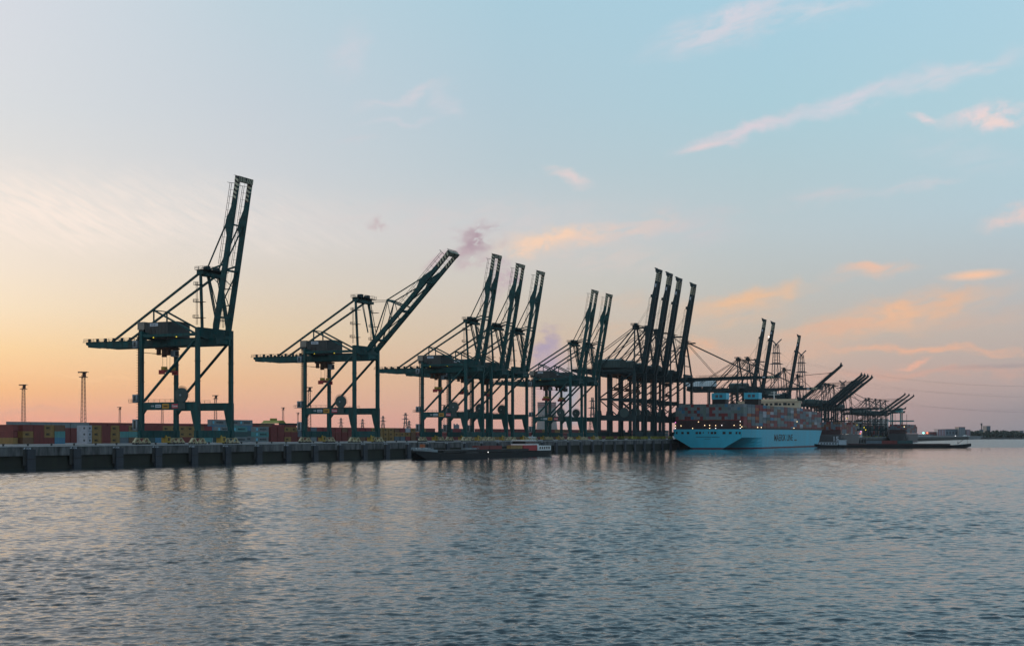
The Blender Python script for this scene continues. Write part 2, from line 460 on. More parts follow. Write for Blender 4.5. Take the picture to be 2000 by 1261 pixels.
M['lamp_g'] = mat('lamp_cyan', (0.1, 0.8, 0.7), emit=((0.2, 1.0, 0.85), 4.0))

# ------------------------------------------------------------------ water
def water_material(name, chop, ripple, rough):
    m = bpy.data.materials.new(name); m.use_nodes = True
    nt = m.node_tree; b = nt.nodes['Principled BSDF']; L = nt.links.new
    b.inputs['Base Color'].default_value = (*WATER_RGB, 1)
    b.inputs['IOR'].default_value = WATER_IOR
    b.inputs['Specular IOR Level'].default_value = 0.5
    geo = nt.nodes.new('ShaderNodeNewGeometry')
    def noise(scale, sx, sy, rot, detail=3.0, rough=0.5, off=0.0):
        mp = nt.nodes.new('ShaderNodeMapping')
        mp.inputs['Rotation'].default_value = (0, 0, rot); mp.inputs['Scale'].default_value = (sx, sy, 1)
        mp.inputs['Location'].default_value = (off, off, 0)
        L(geo.outputs['Position'], mp.inputs[0])
        n = nt.nodes.new('ShaderNodeTexNoise'); n.inputs['Scale'].default_value = scale
        n.inputs['Detail'].default_value = detail; n.inputs['Roughness'].default_value = rough
        L(mp.outputs[0], n.inputs['Vector'])
        return n.outputs[0]
    def mth(op, a, b_=None):
        n = nt.nodes.new('ShaderNodeMath'); n.operation = op
        for i, v in enumerate((a, b_)):
            if v is None: continue
            if hasattr(v, 'is_linked'): L(v, n.inputs[i])
            else: n.inputs[i].default_value = v
        return n.outputs[0]
    rot = -TH - R(6)
    h = mth('MULTIPLY', noise(1.9, 0.75, 1.0, rot + R(16), 3.0, 0.6, 9.0), ripple)      # wind ripples
    if chop: h = mth('ADD', h, mth('MULTIPLY', noise(0.45, 0.75, 1.0, rot, 3.0, 0.55, 3.0), chop))
    patch = noise(0.012, 0.35, 1.4, -TH, 3.0, 0.55, 5.0)    # calmer and rougher patches
    pm = nt.nodes.new('ShaderNodeMapRange'); L(patch, pm.inputs[0])
    pm.inputs[1].default_value = 0.35; pm.inputs[2].default_value = 0.65; pm.inputs[3].default_value = 0.5; pm.inputs[4].default_value = 1.2
    spx = nt.nodes.new('ShaderNodeSeparateXYZ'); L(geo.outputs['Position'], spx.inputs[0])
    lee = nt.nodes.new('ShaderNodeMapRange'); lee.interpolation_type = 'SMOOTHSTEP'; L(spx.outputs[0], lee.inputs[0])
    lee.inputs[1].default_value = -EDGE + 2; lee.inputs[2].default_value = -EDGE + 40; lee.inputs[3].default_value = 0.25; lee.inputs[4].default_value = 1.0
    h = mth('MULTIPLY', h, mth('MULTIPLY', pm.outputs[0], lee.outputs[0]))
    bp = nt.nodes.new('ShaderNodeBump'); bp.inputs['Strength'].default_value = 1.0; bp.inputs['Distance'].default_value = 1.0
    L(h, bp.inputs['Height']); L(bp.outputs[0], b.inputs['Normal'])
    b.inputs['Roughness'].default_value = rough
    return m
WATER_RGB = (0.012, 0.024, 0.031)
WATER_IOR = 1.335
M['water_far'] = water_material('harbour_water_far', 0.30, 0.06, 0.26)
M['water'] = water_material('harbour_water', 0.05, 0.055, 0.05)
FAR = 9000.0
WZ = -0.30                              # the sheet under the wave field
me = MB().add([(-FAR, -2500, WZ), (FAR, -2500, WZ), (FAR, FAR, WZ), (-FAR, FAR, WZ)], [(0, 1, 2, 3)]).mesh('water', M['water_far'])
water = link('water', me); tag(water, kind='structure')
# the wave field: real crests and troughs over the part of the basin in view and well to its sides
import numpy as np
rg = np.random.default_rng(11)
NW = 100
lam = np.exp(rg.uniform(np.log(0.34), np.log(4.0), NW))
wdir = TH + R(90) + R(8) + rg.normal(0, R(34), NW)           # travel direction, mostly toward the camera
kx, ky = np.cos(wdir) * 2 * np.pi / lam, np.sin(wdir) * 2 * np.pi / lam
ph = rg.uniform(0, 2 * np.pi, NW)
slope = WSLOPE = 0.20
wamp = slope * np.sqrt(2.0 / NW) * lam / (2 * np.pi) * np.where(lam > 1.0, (lam / 1.0) ** -0.5, 1.0)
gl = np.exp(rg.uniform(np.log(14), np.log(160), 14)); gd = rg.uniform(0, 2 * np.pi, 14); gp = rg.uniform(0, 2 * np.pi, 14)
CELL = 0.0016                            # grid step per metre of distance
def wave_field(X, Y, D):
    g = np.zeros_like(X)
    for i in range(14): g += np.sin((np.cos(gd[i]) * X + np.sin(gd[i]) * Y * .6) * 2 * np.pi / gl[i] + gp[i])
    g = np.clip(1.0 + 0.07 * g, 0.7, 1.35)
    lee = np.clip((X + EDGE - 2) / 45.0, 0.12, 1.0)
    z = np.zeros_like(X)
    for i in range(NW):
        w = np.clip((lam[i] / (CELL * D) - 2.0) / 1.2, 0.0, 1.0)
        if w.max() <= 0: continue
        z += w * wamp[i] * np.sin(kx[i] * X + ky[i] * Y + ph[i])
    z = z + 0.77 * z * np.abs(z)                               # crests a little sharper than troughs
    return z * g * lee
VV, FF, base_i = [], [], 0
d0, half = 58.0, 0.42
while d0 < 1000.0:
    d1 = d0 * 1.16; cell = CELL * d0
    nd = int(round((d1 - d0) / cell)) + 1
    dv = np.linspace(d0, d1, nd); lv_ = np.arange(-half * d1 - 4, half * d1 + 4, cell)
    Lg, Dg = np.meshgrid(lv_, dv)
    X = Lg * CO - Dg * S; Y = Lg * S + Dg * CO
    Z = wave_field(X, Y, Dg)
    keep = X > -EDGE + 0.4
    n0, n1 = X.shape
    idx = np.arange(n0 * n1).reshape(n0, n1)
    q = np.stack([idx[:-1, :-1], idx[:-1, 1:], idx[1:, 1:], idx[1:, :-1]], -1).reshape(-1, 4)
    q = q[keep.reshape(-1)[q].all(1)]
    VV.append(np.stack([X, Y, Z], -1).reshape(-1, 3)); FF.append(q + base_i); base_i += n0 * n1
    d0 = d1
VV = np.concatenate(VV); FF = np.concatenate(FF)
me = bpy.data.meshes.new('wave_field')
me.vertices.add(len(VV)); me.vertices.foreach_set('co', VV.ravel().astype(np.float32))
me.loops.add(FF.size); me.loops.foreach_set('vertex_index', FF.ravel().astype(np.int32))
me.polygons.add(len(FF)); me.polygons.foreach_set('loop_start', np.arange(0, FF.size, 4, dtype=np.int32))
me.polygons.foreach_set('use_smooth', np.ones(len(FF), dtype=bool))
me.update(calc_edges=True); me.materials.append(M['water'])
wf = link('water_surface', me); tag(wf, kind='structure')

# ------------------------------------------------------------------ quay
M['concrete'] = mat('quay_concrete', (0.085, 0.085, 0.088), 0.85, 0.85, 0.45, streak=1, bump=0.3)
M['apron'] = mat('quay_apron', (0.15, 0.155, 0.165), 0.85, 0.25, 0.08)
M['pier'] = mat('fender_block', (0.034, 0.038, 0.050), 0.75, 0.3, 0.5, streak=1)
M['algae'] = mat('algae_wall', (0.012, 0.015, 0.010), 0.8, 0.6, 0.35, streak=1)
M['kerb'] = mat('kerb_edge', (0.34, 0.35, 0.36), 0.8, 0.2, 0.6)
M['yard'] = mat('yard_asphalt', (0.055, 0.056, 0.06), 0.9, 0.25, 0.05)
Y0, Y1 = -600.0, 3150.0
land = MB().box(-FAR, -EDGE - 0.9, Y0, FAR, -1.0, QZ)
tag(link('ground', land.mesh('ground', M['apron'])), kind='structure')
wall_me = MB().box(-EDGE - 0.6, -EDGE, Y0, Y1, 4.1, QZ - 0.05)
wall = link('quay_wall', wall_me.mesh('quay_wall', M['concrete'])); tag(wall, kind='structure')
low = link('quay_wall_base', MB().box(-EDGE - 0.9, -EDGE - 0.7, Y0, Y1, -3.0, 4.1).mesh('quay_wall_base', M['algae']), wall)
kerb = link('kerb', MB().box(-EDGE - 0.75, -EDGE + 0.12, Y0, Y1, QZ - 0.05, QZ + 0.22).mesh('kerb', M['kerb']), wall)
PIT = 20.75
Yp0 = on_x(60, -EDGE)
pier_me = MB().prism([(-1.8, -3), (1.8, -3), (1.8, 3.2), (1.8, 3.3), (1.8, 6.2), (-1.8, 6.2), (-1.8, 3.3), (-1.8, 3.2)], 'x', -0.9, 0.40).mesh('fender_pier', M['pier'])
pier_gap = MB().box(0.35, 0.45, -1.85, 1.85, 3.0, 3.25).mesh('joint', M['black'])
rec_me = MB().box(-0.02, 0.03, -3.4, -1.9, 1.0, 6.3).mesh('painted_recess', M['black'])  # flat black plate: shade of the gap beside each pier, put into colour
mark_n = 1578
for i in range(-1, 75):
    y = Yp0 + i * PIT
    p = link('fender_pier', pier_me, wall, (-EDGE, y, 0))
    link('joint', pier_gap, p)
    link('painted_recess', rec_me, wall, (-EDGE, y, 0))
    if -1 <= i < 26:
        t = text_mesh('\u25c4 %d' % (mark_n - 20 * i), 1.05, M['signw'], 0.004, 0.02)
        link('berth_number', t, wall, (-EDGE + 0.02, y - 1.6, QZ - 0.72), ROT_POS_X)
bol = MB().tube((0, 0, 0), (0, 0, 0.75), 0.34, 8, 0.28).tube((0, 0, 0.75), (0, 0, 1.0), 0.52, 8, 0.42).mesh('bollard', M['black'])
for i in range(26):
    o = link('bollard', bol, None, (-EDGE - 1.6, on_x(14, -EDGE) + i * 10.4, QZ))
    tag(o, 'small black mooring bollard, %s along the quay edge from the left' % ordn(i + 1), 'bollard', 'bollards along the quay edge')
rail_me = MB().box(-0.1, 0.1, Y0, Y1, 0, 0.12).mesh('crane_rail', M['wheel'])
for X in (-RAIL, -RAIL - 26.6):
    link('crane_rail', rail_me, wall, (X, 0, QZ + 0.004))

# ------------------------------------------------------------------ ship-to-shore cranes
def spec_part(name, mb, mats, boom=False, sub=(), **kw):
    return dict(name=name, mesh=mb.mesh(name, *mats) if isinstance(mb, MB) else mb, boom=boom, sub=sub, **kw)
def bogies(paint, sv):
    out = []
    m = MB()
    for c_ in (-2.6, 2.6):
        for d_ in (-1, 1):
            m.prism([(c_ + d_ * .15, 2.35), (c_ + d_ * .75, 2.35), (c_ + d_ * 1.95, 0.95), (c_ + d_ * 1.15, 0.95)], 'x', -0.42, 0.42)
            m.prism([(c_ + d_ * .3, 0.45), (c_ + d_ * 2.3, 0.45), (c_ + d_ * 2.0, 1.05), (c_ + d_ * 1.0, 1.05)], 'x', -0.6, 0.6)
        m.box(-0.38, 0.38, c_ - .6, c_ + .6, 2.0, 2.5)
    m.box(-0.3, 0.3, -2.4, 2.4, 2.2, 2.5)
    w = MB()
    for k in range(8):
        c_ = -4.55 + k * 1.3
        w.tube((-0.5, c_, 0.42), (0.5, c_, 0.42), 0.42, 10)
    return spec_part('bogie', m, [paint], sub=[('wheel_set', w.mesh('wheel_set', M['wheel']), (0, 0, 0), (0, 0, 0))])
def handrail(m, pts, z, hgt=1.1, step=2.6, r=0.06):
    for (p, q) in pts:
        p, q = Vector(p), Vector(q); n = max(1, int((q - p).length / step))
        for k in range(n + 1):
            c_ = p.lerp(q, k / n); m.beam(c_, c_ + Vector((0, 0, hgt)), r * 1.6)
        for hh in (hgt, hgt * 0.55): m.beam(p + Vector((0, 0, hh)), q + Vector((0, 0, hh)), r * 1.4)
    return m
def stripes(s0, n, step, w, v, hv, zt, zb, sh=0.9):
    m = MB(); e = 0.03
    for k in range(n):
        a = s0 + k * step; b = a + w
        y0, y1 = v - hv - e, v + hv + e; t, bt = zt + e, zb - e
        for yy, d in ((y0, 1), (y1, -1)):
            m.add([(a, yy, bt), (b, yy, bt), (b + sh, yy, t), (a + sh, yy, t)], [(0, 1, 2, 3)])
        for zz in (bt, t):
            m.add([(a if zz == bt else a + sh, y0, zz), (b if zz == bt else b + sh, y0, zz), (b if zz == bt else b + sh, y1, zz), (a if zz == bt else a + sh, y1, zz)], [(0, 1, 2, 3)])
    return m

def crane_a():
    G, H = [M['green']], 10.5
    P = []
    def add(*a, **k): P.append(spec_part(*a, **k))
    # lower frame
    for u, top in ((0.0, 44.4), (-26.6, 43.6)):
        for sv in (-H, H):
            m = MB()
            w = 0.75 if u == 0 else 0.68
            m.box(u - w - .12, u + w + .12, sv - 0.78, sv + 0.78, 2.5, 16.0)
            m.box(u - w, u + w, sv - 0.66, sv + 0.66, 16.0, top)
            if u == 0:
                m.prism([(-0.6, 13.3), (-3.0, 13.3), (-2.0, 9.0), (-0.85, 5.2)], 'y', sv - 0.6, sv + 0.6)
            for z in (9.0, 24.0, 31.5): m.box(u - w - .22, u + w + .22, sv - .86, sv + .86, z, z + .18)
            add('leg', m, G)
            b = bogies(M['bogie'], sv); b['loc'] = (u, sv, 0); P.append(b)
        m = MB().box(u - 0.55, u + 0.55, -H - 1.6, H + 1.6, 2.5, 5.25)
        for k in range(-5, 6): m.box(u - 0.62, u + 0.62, k * 1.9 - .06, k * 1.9 + .06, 2.55, 5.2)
        add('sill_beam', m, G)
        m = MB().box(u - 1.1, u + 1.1, 2.6, 5.6, 0.5, 2.9).box(u - 0.9, u + 0.9, 2.9, 3.6, 2.9, 3.4)
        m.box(u - 1.14, u + 1.14, 4.1, 5.0, 1.2, 2.5, 1)
        add('drive_cabin', m, [M['yellow'], M['black']])
    for sv in (-H, H):
        m = MB().box(-26.0, -0.6, sv - 0.58, sv + 0.58, 13.15, 16.1)
        m.prism([(-25.9, 13.15), (-24.2, 13.15), (-25.9, 11.2)], 'y', sv - 0.4, sv + 0.4)
        add('portal_beam', m, G)
        add('brace', MB().tube((-25.4, sv, 16.6), (-1.2, sv, 39.6), 0.56, 10), G)
        add('upper_tie_beam', MB().box(-25.9, -0.7, sv - 0.4, sv + 0.4, 41.2, 42.3), G)
        add('handrail', handrail(MB(), [((-25.5, sv - .5, 16.1), (-9.6, sv - .5, 16.1))], 0), [M['rope']])
        m = MB().prism([(-59.4, 40.6), (-59.4, 39.6), (-57.2, 38.7), (-51, 38.0), (4.2, 38.0), (4.2, 40.6)], 'y', 0.38 * sv - 0.65, 0.38 * sv + 0.65)
        for k in range(16): m.box(-56 + k * 3.7, -55.8 + k * 3.7, 0.38 * sv - .72, 0.38 * sv + .72, 38.4, 40.65)
        add('main_girder', m, G)
        g = 0.38 * sv + (0.6 if sv > 0 else -0.6)
        m = handrail(MB(), [((-60.5, g, 40.6), (-30, g, 40.6)), ((-60.5, g - .01, 40.6), (-60.5, 0, 40.6))], 0, 1.25, 2.4, 0.07)
        for k in range(7): m.box(-58 + k * 4.1, -57.2 + k * 4.1, g - .4, g + .4, 40.6, 41.9)
        m.box(-61, -30, g - .3, g + .5, 40.55, 40.68)
        add('walkway', m, [M['dark']])
    add('cross_beam', MB().prism([(-9.8, 44.4), (9.8, 44.4), (9.8, 41.0), (6, 40.0), (-6, 40.0), (-9.8, 41.0)], 'x', -0.8, 0.8), G)
    add('cross_beam', MB().box(-27.3, -25.9, -9.8, 9.8, 40.65, 43.2), G)
    for u in (-59, -45, -35, -12, 3.4): add('girder_tie', MB().box(u - .4, u + .4, -3.4, 3.4, 38.6, 40.2), G)
    # machinery house
    m = MB().prism([(-6.8, 41.7), (6.8, 41.7), (6.8, 47.3), (1.5, 47.9), (-1.5, 47.9), (-6.8, 47.3)], 'x', -27.8, -17.0)
    for k in range(6): m.box(-27 + k * 1.75, -26.9 + k * 1.75, -6.86, -6.8, 41.9, 47.2)
    m.box(-27.2, -17.6, -6.2, 6.2, 40.7, 41.7, 1)
    m.box(-25.8, -24.6, -6.9, -6.8, 41.8, 44.6, 1); m.box(-23.9, -22.8, -6.9, -6.8, 41.8, 44.3, 1)
    sg = MB().box(-25.5, -21.6, -6.96, -6.88, 45.7, 46.9).mesh('name_board', M['signw'])
    sgt = MB()
    for k in range(6): sgt.box(-24.9 + k * .45, -24.65 + k * .45 + .1 * (k % 2), -7.0, -6.965, 46.05 + .1 * (k % 3), 46.45)
    P.append(spec_part('machinery_house', m, [M['house'], M['black']], sub=[('name_board', sg, (0, 0, 0), (0, 0, 0)), ('board_lettering', sgt.mesh('board_lettering', M['ink']), (0, 0, 0), (0, 0, 0))]))
    add('electrical_room', MB().box(-31.6, -28.3, -6.9, -4.0, 44.6, 47.6).box(-31.2, -28.6, -6.7, -4.2, 43.2, 44.6, 1), [M['beige'], M['black']])
    add('electrical_room', MB().box(-31.6, -28.3, 3.0, 6.9, 44.0, 47.4), [M['house']])
    for (x, y, z) in ((-23.5, -7.3, 41.2), (-13.5, -6.0, 41.3)):
        add('work_lamp', MB().tube((x, y, z), (x, y, z + 0.3), 0.22, 8), [M['lamp_y']])
    # apex frame
    for sv in (-1, 1):
        add('apex_post', MB().beam((0.2, sv * 8, 44.2), (-2.2, sv * 5.8, 66.0), 0.85), G)
        add('backstay', MB().beam((-3.0, sv * 5.2, 65.6), (-46.0, sv * 4, 40.8), 0.62, 0.8), G)
        add('stay_post', MB().beam((-26.0, sv * 4, 52.2), (-26.0, sv * 4, 40.8), 0.45), G)
        add('stay_strut', MB().beam((-26.0, sv * 4, 52.3), (-2.6, sv * 4, 41.0), 0.55, 0.65), G)
        m = MB().beam((-1.0, sv * 2.6, 65.2), (2.4, sv * 2.6, 50.5), 0.26).beam((0.2, sv * 3.6, 65.2), (3.2, sv * 3.6, 50.5), 0.26)
        add('folded_link', m, G)
        m = MB()
        for k, z in enumerate((60.5, 54.0, 48.0)):
            m.box(-2.6 - .2 * k, 1.6, sv * 8.4 - 1.2, sv * 8.4 + 1.0, z, z + .14)
            handrail(m, [((-2.6 - .2 * k, sv * 8.4 - 1.2, z), (-2.6 - .2 * k, sv * 8.4 + 1, z)), ((-2.6, sv * 8.4 - 1.2, z), (-0.4, sv * 8.4 - 1.2, z))], 0, 1.2, 1.1, .06)
        m.beam((-2.4, sv * 8.2, 45.5), (-2.6, sv * 8.0, 62), 0.12).beam((-1.8, sv * 8.2, 45.5), (-2.0, sv * 8.0, 62), 0.12)
        add('ladder_platform', m, [M['dark']])
    add('apex_beam', MB().box(-3.6, -0.6, -6.4, 6.4, 65.0, 66.6).box(-1.8, 1.0, -5.4, 5.4, 64.2, 65.4), G)
    m = MB().box(-4.0, 1.4, -7.0, 7.0, 66.6, 66.75)
    handrail(m, [((-4, -7, 66.7), (1.4, -7, 66.7)), ((-4, -7, 66.7), (-4, 7, 66.7)), ((1.4, -7, 66.7), (1.4, 7, 66.7))], 0, 1.25, 1.8, .07)
    m.tube((-2.6, -3, 67.6), (-0.2, -3, 67.6), 0.8, 10).tube((-2.6, 3, 67.6), (-0.2, 3, 67.6), 0.8, 10)
    add('apex_platform', m, [M['dark']])
    add('stay_tie', MB().beam((-26, -4, 52.3), (-26, 4, 52.3), 0.35), G)
    # lift on the land leg
    m = MB().beam((-28.1, -H, 3), (-28.1, -H, 43), 0.28).beam((-28.5, -H + .3, 3), (-28.5, -H + .3, 43), 0.16)
    for k in range(40): m.box(-28.9, -27.3, -H - .25, -H + .25, 3.4 + k, 3.55 + k)
    add('lift_mast', m, [M['dark']])
    for z0, z1 in ((37.2, 40.0), (16.2, 19.2), (5.4, 9.6)):
        add('lift_cabin', MB().box(-30.2, -27.9, -H - 1.1, -H + 0.9, z0, z1).box(-29.6, -28.6, -H - 1.14, -H - 1.1, z0 + .5, z1 - .5, 1), [M['liftbox'], M['house']])
        add('lift_landing', handrail(MB().box(-31.6, -27.6, -H - 1.6, -H + 1.4, z0 - .2, z0 - .05), [((-31.6, -H - 1.6, z0), (-27.6, -H - 1.6, z0)), ((-31.6, -H - 1.6, z0), (-31.6, -H + 1.4, z0))], 0, 1.1, 1.4), [M['rope']])
    # cable reel
    cx, cy, cz = -6.4, -11.65, 18.7
    m = MB().tube((cx, cy - .55, cz), (cx, cy + .2, cz), 2.75, 28).prism([(cx - 1.8, 13.4), (cx + 1.8, 13.4), (cx + 1.2, 17.5), (cx - 1.2, 17.5)], 'y', cy - .3, cy + .4)
    hub = MB().tube((cx - .3, cy - .75, cz), (cx - .3, cy - .5, cz), 0.42, 10).mesh('hub', M['liftbox'])
    rim = MB()
    for k in range(23):
        t = R(-12 + k * 9.3)
        rim.beam((cx + 2.7 * math.cos(t), cy - .2, cz + 2.7 * math.sin(t)), (cx + 3.6 * math.cos(t), cy - .2, cz + 3.6 * math.sin(t)), 0.14)
    P.append(spec_part('cable_reel', m, [M['housegreen']], sub=[('hub', hub, (0, 0, 0), (0, 0, 0)), ('cable_guide', rim.mesh('cable_guide', M['rope']), (0, 0, 0), (0, 0, 0))]))
    # signs on the near portal beam
    add('sign_lettering', MB().box(-21.5, -20.2, -11.12, -11.09, 14.4, 14.9).box(-21.3, -20.6, -11.14, -11.12, 14.55, 14.75, 1), [M['signw'], M['ink']])
    add('white_sign', MB().box(-19.5, -16.8, -11.12, -11.09, 14.05, 15.2).box(-19.2, -17.2, -11.14, -11.12, 14.5, 14.75, 1), [M['signw'], M['green']])
    add('orange_sign', MB().box(-16.2, -13.0, -11.12, -11.09, 13.65, 15.55).box(-15.6, -13.7, -11.14, -11.12, 14.3, 14.8, 1), [M['signo'], M['rust']])
    add('red_sign', MB().box(-11.7, -8.8, -11.12, -11.09, 13.75, 15.45), [M['signr']])
    P.append(dict(name='sign_script', mesh=text_mesh('Come', 1.05, M['white'], 0.004, 0.03), boom=False, sub=(), loc=(-10.25, -11.135, 14.6), rot=ROT_NEG_Y))
    # trolley, cab and spreader
    m = MB().box(-20.5, -13.5, -3.2, 3.2, 37.0, 37.7)
    for k, (x, y, w_, d_) in enumerate(((-20, -3, 1.2, 2.2), (-17.8, -2.6, 1.4, 3.0), (-15.6, -3, 1.2, 2.4), (-19, 1.6, 1.6, 2.0), (-16, 1.8, 1.4, 2.8))):
        m.box(x, x + w_, y, y + 1.3, 37.0 - d_, 37.0)
    m.beam((-27, -3.2, 35.9), (-13.5, -3.2, 34.9), 0.22).beam((-27, 3.2, 35.9), (-13.5, 3.2, 34.9), 0.22)
    add('trolley', m, [M['rust']], loc=(-5.5, 0, 0))
    add('operator_cab', MB().box(-14.6, -12.4, -1.2, 1.2, 34.2, 36.6).box(-12.42, -12.36, -1.1, 1.1, 34.5, 36.2, 1), [M['liftbox'], M['black']], loc=(-5.5, 0, 0))
    m = MB()
    for x in (-18.6, -16.6):
        for y in (-2.2, 2.2): m.beam((x, y, 29.6), (x, y, 36.2), 0.09)
    add('hoist_rope', m, [M['rope']], loc=(-4.5, 0, 0))
    m = MB().box(-18.6, -16.6, -4.1, 4.1, 28.2, 28.8).box(-18.9, -16.3, -4.3, -3.7, 27.2, 28.9).box(-18.9, -16.3, 3.7, 4.3, 27.2, 28.9).box(-18.3, -16.9, -1.4, 1.4, 28.0, 29.0)
    hb = MB().prism([(-3.4, 28.9), (3.4, 28.9), (3.4, 30.2), (1.6, 30.2), (1.6, 29.3), (-1.6, 29.3), (-1.6, 30.2), (-3.4, 30.2)], 'x', -18.4, -16.8).mesh('head_block', M['yellow'])
    P.append(spec_part('spreader', m, [M['red']], loc=(-4.5, 0, 0), sub=[('head_block', hb, (0, 0, 0), (0, 0, 0))]))
    # ---- boom (local: x along the boom, hinge at the origin)
    for sv in (-1, 1):
        v = 4.0 * sv
        prof = [(-0.8, -0.9), (-0.8, 0.9), (3, 1.4), (9, 1.15), (22, 1.0), (37, 1.0), (40.8, 2.3), (43.0, 2.3), (48, 0.85), (59.2, 0.75), (59.2, -0.75), (48, -0.85), (9, -0.9)]
        m = MB().prism(prof, 'y', v - 0.62, v + 0.62)
        stp = stripes(51.2, 5, 1.62, 0.8, v, 0.64, 0.76, -0.76, 0.8).mesh('warning_stripes', M['cream'])
        blk = MB().box(50.8, 59.0, v - .635, v + .635, -0.775, 0.775).mesh('dark_band', M['black'])
        subs = [('warning_stripes', stp, (0, 0, 0), (0, 0, 0)), ('dark_band', blk, (0, 0, 0), (0, 0, 0))]
        P.append(spec_part('boom_girder', m, G, boom=True, sub=subs))
        add('boom_tie', MB().beam((22.7, sv * 3.4, 8.9), (42.0, v, 2.2), 0.42), G, boom=True)
        add('boom_mast_strut', MB().beam((22.7, sv * 3.4, 8.9), (26.0, v, 1.1), 0.5, 0.6).beam((22.7, sv * 3.4, 8.8), (18.0, v, 1.1), 0.24), G, boom=True)
        add('boom_mast_strut', MB().beam((22.7, sv * 3.4, 8.9), (5.5, v, 1.2), 0.42).beam((22.7, sv * 2.8, 8.7), (10.0, v, 1.2), 0.24), G, boom=True)
        m = MB()
        for zz in (2.5, 3.3): m.beam((26, v, zz), (57.0, v, zz), 0.13)
        for k in range(13): m.beam((26 + k * 2.58, v, 0.9), (26 + k * 2.58, v, 3.4), 0.1)
        m.beam((57, v, 0.5), (57, v, 4.2), 0.16).beam((57, v - .8, 4.0), (57, v + .8, 4.0), 0.14)
        add('boom_walkway', m, [M['dark']], boom=True)
    m = MB().box(57.9, 59.9, -4.6, 4.6, -0.95, 0.95)
    ch = MB()
    for k in range(4):
        for sgn in (-1, 1):
            y = sgn * (0.35 + k * 1.05)
            for xx in (59.93,):
                ch.add([(xx, y, -0.9), (xx, y + sgn * .5, -0.9), (xx, y + sgn * 1.0, 0.9), (xx, y + sgn * .5, 0.9)], [(0, 1, 2, 3)])
            for zz in (-0.98, 0.98):
                ch.add([(58.0, y, zz), (58.0, y + sgn * .5, zz), (59.8, y + sgn * 1.0, zz), (59.8, y + sgn * .5, zz)], [(0, 1, 2, 3)])
    P.append(spec_part('boom_tip_beam', m, [M['black']], boom=True, sub=[('warning_stripes', ch.mesh('warning_stripes', M['cream']), (0, 0, 0), (0, 0, 0))]))
    add('boom_tip_rail', handrail(MB(), [((60.0, -4.6, 0.6), (60.0, 4.6, 0.6))], 0, 1.0, 1.8), [M['rope']], boom=True)
    for s_, w_ in ((6.0, 0.7), (24.0, 0.8), (41.5, 0.55)):
        add('boom_cross_beam', MB().box(s_ - w_ / 2, s_ + w_ / 2, -3.5, 3.5, -0.4, 0.6), G, boom=True)
    add('boom_mast_beam', MB().beam((22.7, -3.6, 8.8), (22.7, 3.6, 8.8), 0.7), G, boom=True)
    add('boom_lacing', MB().beam((41, 3.5, .2), (27, -3.5, .2), 0.42), G, boom=True)
    add('boom_lacing', MB().beam((23, 3.5, .2), (9, -3.5, .2), 0.36), G, boom=True)
    m = MB()
    for y in (-1.4, 1.1): m.beam((2, y, 0.3), (58, y, 0.3), 0.06)
    add('trolley_rope', m, [M['rope']], boom=True)
    return P, (3.5, 0, 42.7)

